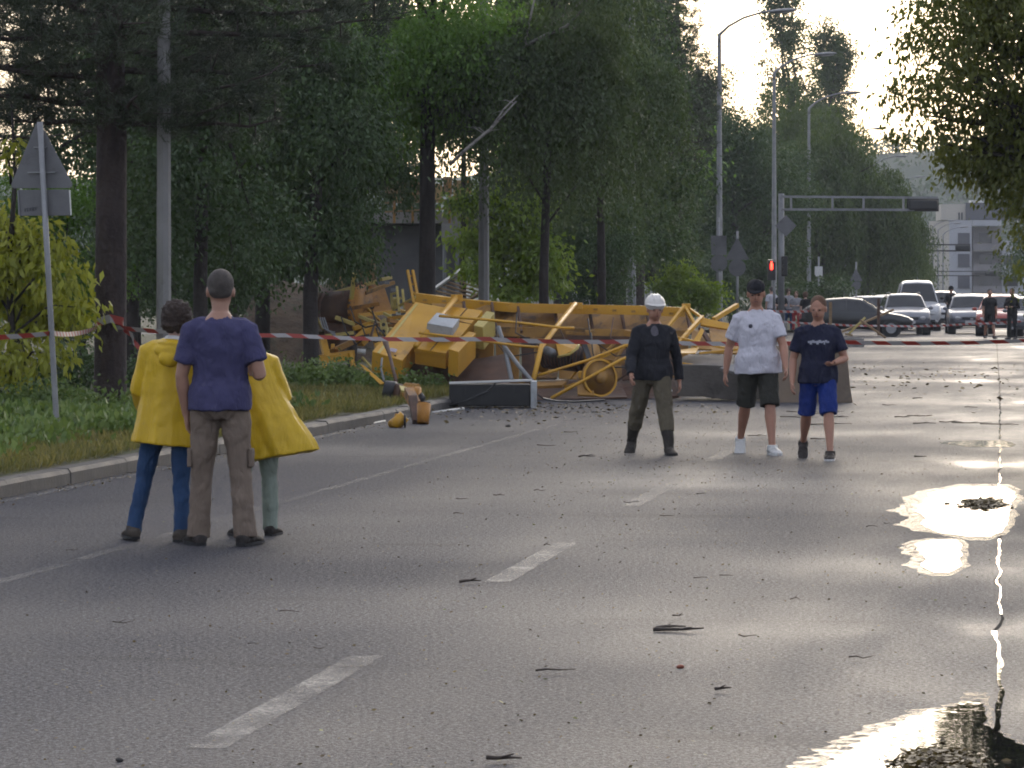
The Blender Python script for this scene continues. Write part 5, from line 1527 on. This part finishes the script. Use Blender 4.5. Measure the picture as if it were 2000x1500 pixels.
# three men walking towards the camera
DJACK = cloth('dark_jacket', (.018, .019, .024), (.03, .03, .035), 4); OLIVE = cloth('olive_trousers', (.13, .11, .075), (.085, .072, .05), 4); BOOTK = cloth('black_boot', (.03, .026, .023), (.05, .044, .036), 8, .7)
WTEE = cloth('white_cotton', (.56, .55, .60), (.50, .49, .54), 3); DSHORT = cloth('dark_olive_shorts', (.05, .05, .042), (.035, .035, .03), 4)
WSHOE = cloth('white_sneaker', (.6, .6, .58), (.5, .5, .48), 8, .6); NTEE = cloth('navy_cotton', (.016, .018, .038), (.025, .027, .05), 4); BSHORT = cloth('royal_blue_shorts', (.018, .04, .20), (.012, .028, .14), 4)
HELM = mat('white_helmet', (.68, .65, .60), (.6, .57, .53), 3, .3, .4)
def vneck(T, tp, H):
    o = MB().ell(T(0, .055 * H, .775), (.026 * H, .012 * H, .05 * H), 14, 10).build('undershirt', cloth('grey_undershirt', (.13, .12, .14)), tp, True)
person('man in a white helmet and dark jacket walking towards us', 1.66, gl(1274, 36.8), R(181), [(20, 6, 4, -8), (-18, 9, 18, 16)], [((-.30, -.38, -1), (-.10, .02, -1)), ((.28, .30, -1), (.02, .75, -.85))],
       DJACK, OLIVE, BOOTK, SK3, ('short', HGR), ('helmet', HELM), sleeve='long', leglen='boots', hem=.49, bulk=1.08, group='men walking towards the camera', print_=vneck, pw=1.12, head=(12, -4), lean=4, sidelean=-2)
def logo(T, tp, H):
    MB().ell(T(.045 * H, .074 * H, .742), (.012 * H, .004 * H, .012 * H), 12, 6).build('chest_logo', cloth('logo_ink', (.06, .06, .08)), tp, True)
person('man in a white T-shirt, black cap and dark shorts walking', 1.81, gl(1481, 36.8), R(183), [(16, 2, 4, -8), (-14, 4, 20, 8)], [((-.30, .30, -1), (-.02, .55, -.9)), ((.32, -.28, -1), (.14, .05, -1))],
       WTEE, DSHORT, WSHOE, SK3, ('short', HBR), ('cap', cloth('black_cap', (.02, .02, .024))), leglen='shorts', hem=.475, bulk=1.14, group='men walking towards the camera', print_=logo, pw=1.1, sole=WSHOE, tuck=1.04, head=(-10, -10), sidelean=2)
PR = cloth('faded_print', (.36, .37, .42))
def chest_print(T, tp, H):
    m = MB()
    xs = [-.055, -.043, -.03, -.018, -.005, .008, .021, .034, .047, .058]
    for i, x in enumerate(xs):
        yy = .082 - (x * x) * 4.2
        m.box(T(x * H, yy * H, .725 + .004 * math.sin(i * 2.1)), (.0145 * H, .004 * H, (.012 + .005 * (i % 3)) * H))
    m.build('chest_print', PR, tp)
person('man in a navy T-shirt and bright blue shorts walking', 1.65, gl(1598, 35.6), R(178), [(18, 2, 4, 6), (-14, 4, 28, 4)], [((-.38, .1, -1), (.45, .75, -.15)), ((.30, -.1, -1), (.05, .35, -.9))],
       NTEE, BSHORT, DSHOE, SK3, ('short', HRD), leglen='shorts', hem=.48, bulk=1.08, group='men walking towards the camera', print_=chest_print, head=(-15, -10), pw=1.06, sole=WHITE)

# bystanders far behind
GB = 'bystanders at the crossing'
REDC = cloth('red_cloth', (.40, .05, .05)); GREYT = cloth('grey_cloth', (.30, .30, .32)); BLKC = cloth('black_cloth', (.017, .017, .019))
far = dict(vox=.014, group=GB, face=False)
st_ = [(2, 3, 2, -8), (-2, 3, 2, 8)]; hang = [((-.2, 0, -1), (0, .15, -1)), ((.2, 0, -1), (0, .15, -1))]
wrap = [((-.25, .2, -1), (.5, .8, .1)), ((.25, .2, -1), (-.5, .8, .1))]
person('bystander in a white T-shirt at the left of the group', 1.78, gl(1507, 146), R(20), st_, hang, WTEE, JEAN, DSHOE, SK2, ('short', HGR), **far)
person('blonde bystander in a dark top', 1.66, gl(1526, 145), R(160), st_, wrap, BLKC, JEAN, DSHOE, SK2, ('long', HBL), **far)
person('dark haired bystander in a grey top', 1.70, gl(1540, 146), R(190), st_, hang, GREYT, JEAN, DSHOE, SK2, ('curly', HBR), **far)
person('bystander with long brown hair and red trousers', 1.62, gl(1555, 145), R(170), st_, wrap, GREYT, REDC, DSHOE, SK2, ('long', HRD), **far)
person('fair haired bystander in a black top at the right of the group', 1.70, gl(1573, 144), R(30), st_, hang, BLKC, JEAN, DSHOE, SK2, ('curly', HRD), **far)
person('man in black T-shirt and shorts walking beside the silver car', 1.80, gl(1933, 129), R(185), [(12, 3, 4, -5), (-10, 3, 10, 5)], hang, BLKC, BLKC, DSHOE, SK3, ('short', HGR), leglen='shorts', bulk=1.08, vox=.014, group=GB, face=False)
person('person in black trousers and jacket at the right edge', 1.82, gl(1977, 127), R(150), st_, wrap, BLKC, BLKC, DSHOE, SK1, ('short', HBR), sleeve='long', vox=.014, group=GB, face=False)
# ================================================================== cars
CARG = {'w': mat('dark_window_glass', (.018, .02, .023), (.03, .033, .037), .6, .05)}
HEADL = mat('headlamp_glass', (.5, .5, .5), None, 3, .1); LITH = mat('lit_headlamp', (.9, .85, .7), None, 3, .3, emis=(1, .80, .45), estr=9); LITO = mat('lit_orange_lamp', (.9, .5, .1), None, 3, .3, emis=(1, .5, .1), estr=7)
TRIM = mat('black_trim', (.02, .02, .021), None, 3, .6); RIM = mat('alloy_rim', (.35, .35, .36), None, 3, .35, metal=.6); PLATE = mat('number_plate', (.55, .55, .55), None, 3, .5)
def paint(name, c): return mat(name, c, tuple(x * .9 for x in c), 1, .3, .4, coat=.35)
SILV = paint('silver_car_paint', (.20, .205, .23)); CWHITE = paint('white_car_paint', (.46, .46, .47)); CBLACK = paint('black_car_paint', (.012, .012, .013)); CRED = paint('red_car_paint', (.35, .045, .025)); CGREY = paint('grey_car_paint', (.12, .125, .135)); CORA = paint('orange_red_car_paint', (.40, .12, .07))
# side profiles: (y from the front as a share of length, bonnet/belt height, roof height or None), heights as share of H
PROF = {
 'wagon': [(0, .30, .42, None), (.03, .26, .50, None), (.10, .20, .555, None), (.26, .19, .62, None), (.30, .19, .635, .66), (.43, .19, .64, .965), (.55, .19, .64, 1.0), (.80, .19, .645, .985), (.90, .20, .65, .94), (.965, .23, .63, .70), (1.0, .30, .52, None)],
 'hatch': [(0, .30, .40, None), (.03, .24, .48, None), (.10, .19, .54, None), (.22, .19, .60, None), (.27, .19, .62, .65), (.45, .19, .63, .96), (.58, .19, .64, 1.0), (.76, .19, .66, .965), (.90, .20, .68, .80), (.97, .24, .62, .68), (1.0, .32, .52, None)],
 'van': [(0, .22, .38, None), (.03, .18, .44, None), (.08, .16, .49, None), (.18, .15, .53, None), (.20, .15, .54, .56), (.33, .15, .55, .96), (.42, .15, .55, 1.0), (.70, .15, .55, 1.0), (.95, .15, .55, .985), (.99, .17, .54, .88), (1.0, .2, .5, .60)],
}
def car(label, kind, p, rz, Lg, Wd, Ht, pm, lit=None, rails=False, group='cars waiting at the crossing', detail=True, orange=None):
    r = empty('car' if kind != 'van' else 'van', (0, 0, 0), label, 'car' if kind != 'van' else 'van', group)
    st = PROF[kind]; hw = Wd / 2
    def sec(f, zl, zb_, zr):
        y = Lg / 2 - f * Lg
        e = min(f, 1 - f); tw = 1 - .18 * max(0, 1 - e / .07) ** 1.6
        w = hw * tw
        zr_ = zr if zr is not None else zb_ + .018
        wt = w * (.97 - .26 * max(0, (zr_ - zb_)) / .40) if zr is not None else w * .90
        H_ = Ht
        pts = [(-w * .86, zl), (-w * .98, zl + .09), (-w, (zl + zb_) / 2 + .03), (-w * .965, zb_), (-wt, zr_ - .035 if zr is not None else zr_ - .006), (-wt * .82, zr_), (0, zr_ + .012)]
        pts = pts + [(-x, z) for x, z in reversed(pts[:-1])]
        return [Vector((x, y, z * H_)) for x, z in pts]
    S_ = [sec(*q) for q in st]
    n = len(S_[0]); b = MB()
    for s in S_: b.v += s
    b.f = [(i * n + k, (i + 1) * n + k, (i + 1) * n + k + 1, i * n + k + 1) for i in range(len(S_) - 1) for k in range(n - 1)]
    b.f += [tuple(range(n)), tuple(range((len(S_) - 1) * n + n - 1, (len(S_) - 1) * n - 1, -1))]
    b.f += [(i * n, (i + 1) * n, (i + 1) * n + n - 1, i * n + n - 1) for i in range(len(S_) - 1)]
    body = b.build('body', pm, r, False); 
    body.data.polygons.foreach_set('use_smooth', [True] * len(body.data.polygons))
    es = body.modifiers.new('bevel', 'BEVEL'); es.width, es.segments, es.limit_method, es.angle_limit = .02, 2, 'ANGLE', R(35)
    def quad(name, P, th=.012, m=None, par=body):
        P = [Vector(q) for q in P]; nn = (P[1] - P[0]).cross(P[2] - P[0]).normalized()
        c_ = sum(P, Vector()) / len(P)
        if nn.dot(c_ - Vector((0, 0, Ht * .5))) < 0: nn = -nn
        return MB().slab([q - nn * .02 for q in P], nn * (.02 + th)).build(name, m or CARG['w'], r if par is None else par)
    # windscreen between sections 4 and 5, inset
    A_, B_ = S_[4], S_[5]
    lo, hi = .06, .94
    def mixp(i, t_): return A_[i].lerp(B_[i], t_)
    def screen(name, A_, B_, lo, hi, out):
        ids = (4, 5, 6, 7, 8)
        row = []
        for t_ in (lo, (lo + hi) / 2, hi):
            P = [A_[i].lerp(B_[i], t_) for i in ids]
            P[0] = P[0].lerp(P[1], .45); P[4] = P[4].lerp(P[3], .45)
            row.append(P)
        up_ = (row[2][2] - row[0][2]).normalized(); nn = up_.cross(Vector((1, 0, 0))).normalized()
        if nn.dot(out) < 0: nn = -nn
        m = MB()
        for off in (.014, -.02): m.v += [p + nn * off for P in row for p in P]
        for j in range(2):
            for i in range(4):
                a = j * 5 + i
                m.f += [(a, a + 1, a + 6, a + 5), (a + 15, a + 20, a + 21, a + 16)]
        rim = [0, 1, 2, 3, 4, 9, 14, 13, 12, 11, 10, 5]
        m.f += [(p, q, q + 15, p + 15) for p, q in zip(rim, rim[1:] + rim[:1])]
        return m.build(name, CARG['w'], r)
    screen('windscreen', S_[4], S_[5], .05, .93, Vector((0, 1, .5)))
    if True:
        Ra, Rb = S_[-3], S_[-2]
        screen('rear_window', Ra, Rb, .06, .9, Vector((0, -1, .5)))
    for side, (ib, it) in ((-1, (3, 4)), (1, (9, 8))):
        idx = list(range(5, len(st) - 2)) if kind != 'van' else list(range(5, 7))
        tri_ = [S_[4][ib].lerp(S_[5][ib], .25), S_[5][ib], S_[5][it].lerp(S_[5][ib], .10), S_[4][it].lerp(S_[5][it], .45).lerp(S_[4][ib].lerp(S_[5][ib], .45), .12)]
        segs = []
        for a, c_ in zip(idx, idx[1:]):
            P = [S_[a][ib].lerp(S_[a][it], .06), S_[c_][ib].lerp(S_[c_][it], .06), S_[c_][it].lerp(S_[c_][ib], .12), S_[a][it].lerp(S_[a][ib], .12)]
            sh_ = Vector((0, -.03, 0))
            P[0] += sh_; P[3] += sh_; P[1] -= sh_; P[2] -= sh_
            segs.append(P)
        for P in [tri_] + segs: quad('side_window', P, .008, par=None)
        y = S_[4][ib].y - .12
        MB().ell((side * (hw + .09), y, Ht * .655), (.10, .05, .07), 12, 8).build('mirror', pm if kind != 'van' else TRIM, r, True)
        for wy in (Lg * .5 - Lg * .185, -Lg * .5 + Lg * .20):
            wr_ = .315 if kind != 'van' else .335
            MB().tube([(side * (hw - .30), wy, wr_), (side * (hw + .004), wy, wr_)], wr_ + .055, 22).build('wheel_arch', TRIM, body)
            t = MB().tube([(side * (hw - .20), wy, wr_), (side * (hw - .17), wy, wr_), (side * (hw - .0), wy, wr_), (side * (hw + .012), wy, wr_)], [wr_ * .93, wr_, wr_, wr_ * .92], 24); w_ = t.build('wheel', RUBBER, r, True)
            MB().tube([(side * (hw - .02), wy, wr_), (side * (hw + .016), wy, wr_)], wr_ * .62, 18).build('rim', RIM, w_)
    # front end
    yf = Lg / 2
    zg = .33 * Ht if kind != 'van' else .26 * Ht
    MB().box((0, yf - .005, zg + .12 * Ht * .6), (Wd * .42, .06, .10)).build('grille', TRIM, body, bev=.02)
    MB().box((0, yf + .02, zg + .075), (.12, .03, .09)).build('badge', RIM, body, bev=.02)
    MB().box((0, yf - .03, zg - .14), (Wd * .72, .07, .12)).build('lower_grille', TRIM, body, bev=.02)
    MB().box((0, yf + .015, zg - .03), (.52, .02, .11)).build('number_plate', PLATE, body)
    for s in (-1, 1):
        c_ = Vector((s * Wd * .345, yf - .075, zg + .115 * (Ht / 1.5)))
        rot = Matrix.Rotation(s * .45, 3, 'Z').transposed()
        m_ = HEADL
        if lit and (lit == 'both' or (lit == 'left' and s > 0) or (lit == 'right' and s < 0)): m_ = LITH
        if orange == s: m_ = LITO
        MB().ell(c_, (.21, .09, .085), 14, 9, rot).build('headlight', m_, body, True)
        MB().ell((s * Wd * .38, yf - .075, zg - .15), (.07, .05, .05), 12, 8).build('fog_light', HEADL, body, True)
        MB().box((s * Wd * .40, -yf + .06, Ht * .52), (.16, .08, .2)).build('tail_light', mat('tail_lamp_red', (.25, .01, .01), None, 3, .3) if 'tail_lamp_red' not in bpy.data.materials else bpy.data.materials['tail_lamp_red'], body, bev=.02)
        if rails:
            MB().tube([(s * hw * .66, -yf + .75, Ht * .985), (s * hw * .66, -yf + .8, Ht * 1.025), (s * hw * .66, -.0, Ht * 1.035), (s * hw * .66, .35, Ht * 1.02), (s * hw * .66, .42, Ht * .985)], .016, 6).build('roof_rail', GALV, body, True)
    # wipers
    for x in (-.35, .2): MB().bar(mixp(4, .12).lerp(mixp(8, .12), .5 + x * .5) + Vector((0, .03, .02)), mixp(4, .35).lerp(mixp(8, .35), .65 + x * .5) + Vector((0, .03, .03)), .018).build('wiper', TRIM, body)
    r.location = p; r.rotation_euler = (0, 0, rz)
    return r
FACE = R(180 - 7.65)                              # facing back down the road towards us
car('silver estate car with roof rails at the head of the queue', 'wagon', gp(1766, 143), FACE + R(6), 4.5, 1.80, 1.62, SILV, rails=True, orange=1)
car('white van behind the silver estate car', 'van', gp(1790, 158), FACE + R(4), 4.9, 1.92, 2.18, CWHITE, orange=1)
car('black hatchback standing across the road, seen from its side', 'hatch', gp(1672, 136), R(-97), 4.25, 1.76, 1.47, CBLACK)
car('silver car with lit headlights right of the van', 'wagon', gp(1893, 146), FACE + R(3), 4.4, 1.82, 1.56, SILV, lit='right')
car('bright red car behind the man in black shorts', 'hatch', gp(1956, 139), FACE - R(3), 4.3, 1.80, 1.58, CRED)
car('dark car at the very right edge', 'hatch', gp(2015, 134), FACE, 4.2, 1.8, 1.5, CGREY)
car('grey car behind the van with lit lamps', 'wagon', gp(1838, 166), FACE, 4.4, 1.8, 1.72, CWHITE, lit='both')
car('silver car parked behind the black hatchback', 'wagon', gp(1712, 160), FACE - R(20), 4.4, 1.78, 1.5, SILV)
car('white car whose roof shows left of the silver estate', 'wagon', gp(1690, 168), FACE - R(20), 4.4, 1.78, 1.5, CWHITE)
for px, Y, pm, lab in [(1905, 172, CWHITE, 'white car roof in the queue behind the silver car'), (1928, 186, CORA, 'orange-red car farther back in the queue'), (1955, 178, CWHITE, 'white car farther back behind the red car'), (1870, 196, CGREY, 'grey car far back in the queue'), (1982, 196, CWHITE, 'white car at the back right of the queue'), (1900, 214, CWHITE, 'small white car farthest back in the queue'), (1845, 184, CWHITE, 'white car behind the motorcycle rider'), (1930, 204, SILV, 'silver car roof behind the orange-red car'), (1735, 176, SILV, 'silver car roof left of the van')]:
    car(lab, 'wagon', gp(px, Y), FACE, 4.4, 1.8, 1.55, pm, group='cars farther back in the queue')
# motorcycle with rider between van and car
mc = empty('motorcycle', gp(1858, 147), 'dark motorcycle between the van and the silver car', 'motorcycle')
P0 = mc.location
for y in (-.7, .7):
    t = MB().tube([P0 + Vector((-.05, y, .31)), P0 + Vector((.05, y, .31))], .31, 22).build('wheel', RUBBER, mc, True)
    MB().tube([P0 + Vector((-.055, y, .31)), P0 + Vector((.055, y, .31))], .2, 18).build('rim', RIM, t)
MB().loft([(P0 + Vector((0, y, z)), Vector((w, 0, 0)), Vector((0, 0, h))) for y, z, w, h in ((-.6, .75, .1, .08), (-.2, .72, .16, .2), (.2, .7, .2, .28), (.5, .85, .18, .2), (.62, .95, .12, .12))], 14).build('body', TRIM, mc, True)
MB().bar(P0 + Vector((0, -.7, .32)), P0 + Vector((0, -.45, .95)), .12, .08).build('fork', GALV, mc)
MB().tube([P0 + Vector((-.36, -.35, 1.05)), P0 + Vector((0, -.42, 1.0)), P0 + Vector((.36, -.35, 1.05))], .02, 8).build('handlebar', DARKM, mc)
MB().ell(P0 + Vector((-.12, -.62, .9)), (.08, .06, .08), 12, 8).build('headlight', LITO, mc, True)
MB().ell(P0 + Vector((.12, -.62, .9)), (.08, .06, .08), 12, 8).build('headlight', HEADL, mc, True)
rd = person('rider in dark clothes and helmet on the motorcycle', 1.75, P0 + Vector((0, .15, .0)), R(180), [(62, 14, 62, -10), (62, 14, 62, 10)], [((-.3, .6, -.9), (.1, .95, -.3)), ((.3, .6, -.9), (-.1, .95, -.3))], BLKC, BLKC, DSHOE, SK1, None, ('helmet', BLKC), sleeve='long', vox=.014, face=False, lean=8)
rd.location.z += .42
# ================================================================== barrier tape, litter, air
def tapemat():
    t = NT('red_white_tape')
    a = t.n.new('ShaderNodeAttribute'); a.attribute_name = 'along'
    x = t.math('FRACT', a.outputs['Fac'])
    col = t.mix(t.math('GREATER_THAN', x, .5), (.36, .05, .035), (.42, .40, .40))
    t.set(t.b.inputs['Base Color'], col); t.b.inputs['Roughness'].default_value = .35
    tr = t.n.new('ShaderNodeBsdfTranslucent'); t.l.new(col, tr.inputs['Color'])
    mx = t.n.new('ShaderNodeMixShader'); mx.inputs[0].default_value = .3
    t.l.new(t.b.outputs[0], mx.inputs[1]); t.l.new(tr.outputs[0], mx.inputs[2]); t.l.new(mx.outputs[0], t.out.inputs[0])
    return t.m
TAPE = tapemat()
def tape(label, ways, w=.052, period=.38, sag=.05, twist=1.2, seed=0):
    pts = []
    for p, q in zip(ways, ways[1:]):
        n = max(6, int((q - p).length / .06))
        for i in range(n):
            t_ = i / n
            pts.append(p.lerp(q, t_) - Vector((0, 0, sag * 4 * t_ * (1 - t_) * min(1, (q - p).length / 5))))
    pts.append(ways[-1])
    b = MB(); s = 0; al = []
    for i, p in enumerate(pts):
        d = (pts[min(i + 1, len(pts) - 1)] - pts[max(i - 1, 0)]).normalized()
        if i: s += (p - pts[i - 1]).length
        x, _, z = basis(d)
        a = twist * noise.noise(Vector((s * .25, seed, 0)))
        u = z * math.cos(a) + x * math.sin(a)
        b.v += [p + u * w / 2, p - u * w / 2]; al.append(s / period)
    b.f = [(2 * i, 2 * i + 1, 2 * i + 3, 2 * i + 2) for i in range(len(pts) - 1)]
    me = b.mesh('barrier_tape', TAPE)
    at_ = me.attributes.new('along', 'FLOAT', 'POINT')
    v = []
    for i in range(len(pts)): v += [al[i] + .12, al[i] - .12]
    at_.data.foreach_set('value', v)
    o = link('barrier_tape', me); o.location = (0, 0, 0)
    so = o.modifiers.new('thickness', 'SOLIDIFY'); so.thickness = .002
    return tag(o, label, 'barrier tape', 'red and white barrier tapes')
tape('long red and white tape stretched in front of the wreck to the right edge', [at(97, 650, 37), at(196, 636, 43.9), at(236, 640, 43.8), at(330, 648, 43.3), at(560, 655, 43), at(950, 662, 43.2), at(1230, 667, 43.5), at(1640, 668, 44), at(2030, 664, 44.5)], seed=2)
tape('piece of tape running left from the sign post', [at(-60, 660, 36), at(97, 651, 37)], seed=5)
b = MB()
tape('loose tape end fluttering from the pine trunk', [at(240, 642, 43.8), at(258, 655, 43.6), at(262, 668, 43.5), at(272, 680, 43.5)], sag=0, seed=8, twist=2)
tape('tape wound round the pine trunk', [at(186, 640, 43.9), at(190, 630, 43.75), at(215, 622, 43.7), at(240, 628, 43.8), at(242, 640, 43.95)], sag=0, seed=9, w=.10, twist=.5)
tape('upper far tape in front of the bystanders', [at(1480, 606, 120), at(1580, 608, 122)], w=.08, seed=3)
tape('lower far tape in front of the cars', [at(1490, 624, 118), at(1620, 633, 120), at(1718, 636, 122), at(1900, 632, 126), at(2010, 626, 128)], w=.07, seed=4)
# sawhorse of planks and scaffold bars before the black car
sw = empty('plank_heap', gp(1700, 112), 'heap of crossed planks and posts in front of the black car', 'debris')
for p, q, m in [((1716, 655, 112), (1716, 583, 112), RUST), ((1622, 640, 113), (1622, 590, 113), WOOD), ((1655, 655, 112), (1690, 620, 112), YELP), ((1640, 650, 112), (1745, 605, 112.5), WOOD), ((1680, 625, 111.6), (1730, 660, 111.4), WOOD), ((1650, 652, 111), (1665, 655, 111), WOOD)]:
    MB().bar(at(*p), at(*q), .09, .06).build('plank', m, sw)
hb2 = at(1662, 655, 111.5)
MB().box((hb2.x, hb2.y, gz(hb2) + .13), (.8, .3, .26)).build('concrete_foot', CONC, sw)
# twigs
rr = random.Random(4)
TWIG = mat('wet_twig', (.05, .035, .025), (.025, .018, .014), 9, .6)
def twig(label, p, ln, ang, r=.009, fork=True, group=None, z=.012):
    b = MB(); d = Vector((math.cos(ang), math.sin(ang), 0)); pr = Vector((-d.y, d.x, 0))
    P = [p + d * ln * (t_ - .5) + pr * rr.uniform(-.05, .05) * ln + Vector((0, 0, z + rr.uniform(0, .012))) for t_ in (0, .3, .6, 1)]
    b.tube(P, [r, r * .9, r * .7, r * .35], 6)
    if fork:
        q = P[1].lerp(P[2], rr.random()); b.tube([q, q + (d * .8 + pr * rr.choice((-1, 1)) * .7) * ln * .35 + Vector((0, 0, .015))], [r * .6, r * .25], 5)
    o = b.build('twig', TWIG, None, True, loc=p)
    return tag(o, label, 'twig', group)
twig('forked twig at the centre right of the near road', gpt(1325, 1235), .24, -.2, .011); twig('dark twig crossing the forked one', gpt(1310, 1232), .15, .35, .009)
twig('short thick twig at the near end of the second dash', gpt(918, 1141), .12, .15, .010)
twig('straight thin twig lying crosswise in the middle of the road', gpt(1085, 1317), .17, .0, .005, False)
twig('crooked twig at the bottom edge of the picture', gpt(985, 1490), .13, .45, .009)
twig('small bent twig right of the middle at the bottom', gpt(1412, 1353), .07, .3, .007)
G = 'small twigs scattered on the wet road'
for i in range(46):
    py = 660 + 620 * rr.random() ** 1.7 + 60
    px = rr.uniform(850, 1900) if py < 1000 else rr.uniform(100, 1900)
    p = gpt(px, py)
    twig('small dark twig lying on the wet road', p, rr.uniform(.05, .13) * (1 + (p.y > 30) * .9), rr.uniform(-.6, .6), rr.uniform(.0025, .0045) * (1 + (p.y > 30) * 1.0), rr.random() < .4, G)
for i in range(12):
    p = gpt(rr.uniform(1560, 1960), rr.uniform(806, 836))
    twig('branch in the line of broken branches across the far lane', p, rr.uniform(.2, .6), rr.uniform(-.25, .25), .008, True, 'broken branches across the far lane')
# stones
ST = mat('small_stone', (.06, .055, .05), None, 9, .7); BRK = mat('brick_bit', (.25, .07, .035), None, 9, .7)
def stone(label, p, s, m, group=None):
    b = MB(); b.ell(p + Vector((0, 0, s * .45)), (s, s * .8, s * .55), 10, 7)
    b.v = [v + noise.noise_vector(v * 30) * s * .3 for v in b.v]
    tag(b.build('stone', m, None, True, loc=p), label, 'stone', group)
stone('reddish brick fragment lying on the near road', gpt(1329, 1305), .018, BRK); stone('round dark stone at the bottom left', gpt(233, 1488), .016, ST)
stone('dark stone between the wreck and the trio', gpt(992, 834), .035, ST)
# leaf bits and crumbs, too many to count
def bits(name, label, n, fun, L, m, lift=.012):
    P = np.array([fun() for _ in range(n)]); P[:, 2] += .004 + rng.random(n) * lift
    a = rng.random(n) * 6.28; A = np.stack([np.cos(a), np.sin(a), rng.normal(size=n) * .25], 1); A = unit(A)
    nr = rng.normal(size=(n, 3)) * .35 + np.array([0, 0, 1.]); B = unit(np.cross(A, nr))
    l = (L * (.4 + rng.random(n)))[:, None]
    V = np.stack([P - A * l * .5, P + B * l * .28, P + A * l * .5, P - B * l * .28], 1).reshape(-1, 3)
    o = link(name, np_mesh(name, V, np.arange(n * 4).reshape(n, 4), m, rng.random(n)))
    return tag(o, label, None, None, 'stuff')
LITTER = leafmat('leaf_litter', (.055, .034, .018), (.12, .085, .03), .15); LEAFG = leafmat('torn_green_leaves', (.06, .08, .025), (.16, .15, .05), .3)
def spread():
    k = rr.random()
    if k < .55: return gpt(rr.gauss(1330, 200), min(1200, 800 + abs(rr.gauss(0, 90))))
    if k < .8: return gpt(rr.uniform(600, 1950), 700 + 500 * rr.random() ** 1.5)
    return gpt(rr.uniform(50, 1950), rr.uniform(900, 1500))
bits('leaf_debris', 'brown leaf bits strewn over the road', 6000, spread, .017, LITTER, .003)
bits('torn_leaves', 'yellow-green torn leaves strewn over the road', 300, spread, .02, LEAFG, .004)
bits('wreck_crumbs', 'crumbs and splinters on the road below the wreck', 700, lambda: gpt(rr.gauss(1050, 180), 790 + abs(rr.gauss(0, 16))), .06, LITTER, .04)
bits('far_litter', 'dark litter on the road beyond the wreck', 700, lambda: gpt(rr.uniform(1660, 1990), 665 + abs(rr.gauss(0, 50))), .10, LITTER, .03)
bits('gutter_grit', 'brown grit and leaf crumbs along the left kerb', 1500, lambda: road(rr.uniform(20, 62), KV + .03 + abs(rr.gauss(0, .14))), .028, LITTER, .006)
def pile(name, label, x0, x1, y0, y1, n, h, L):
    c0, c1 = gpt((x0 + x1) / 2, (y0 + y1) / 2), None
    P = []
    for _ in range(n):
        t_ = rr.gauss(.5, .2); s_ = rr.gauss(.5, .2)
        p = gpt(x0 + (x1 - x0) * t_, y0 + (y1 - y0) * s_); p.z = rr.random() * h * max(0.05, 1 - 2.2 * max(abs(t_ - .5), abs(s_ - .5)))
        P.append(p)
    it = iter(P)
    return bits(name, label, n, lambda: next(it), L, LITTER, .004)
pile('leaf_clump', 'clump of wet brown leaves in the bright puddle', 1868, 1975, 975, 996, 520, .045, .05)
pile('leaf_clump', 'clump of wet brown leaves in the puddle at the bottom edge', 1735, 1925, 1462, 1530, 1300, .05, .035)
pile('leaf_clump', 'muddy leaf clump on the kerb left of the yellow knuckle', 645, 690, 822, 838, 300, .10, .06)
# splintered bits by the kerb
for lab, p, q, r in [('pale splintered pipe on the edge line', (700, 832, 45.2), (752, 822, 46.4), .012), ('thin pale rod lying beneath the long black box', (845, 806, 50.4), (905, 798, 51.6), .02)]:
    tag(MB().tube([at(*p), at(*q)], r, 8).build('rod', WHITE, None, True, loc=at(*p)), lab, 'debris')
# ------------------------------------------------------------------ haze
HZ = bpy.data.materials.new('haze_air'); HZ.use_nodes = True
hn = HZ.node_tree.nodes; hn.remove(hn['Principled BSDF'])
pv = hn.new('ShaderNodeVolumePrincipled'); pv.inputs['Color'].default_value = (.80, .86, .95, 1); pv.inputs['Density'].default_value = .00025; pv.inputs['Anisotropy'].default_value = .2
HZ.node_tree.links.new(pv.outputs[0], hn['Material Output'].inputs['Volume'])
b = MB().box((250, 480, 21), (1500, 1160, 52)); hz_o = b.build('haze', HZ); hz_o['kind'] = 'stuff'
hz_o['label'] = 'thin pale haze filling the air'
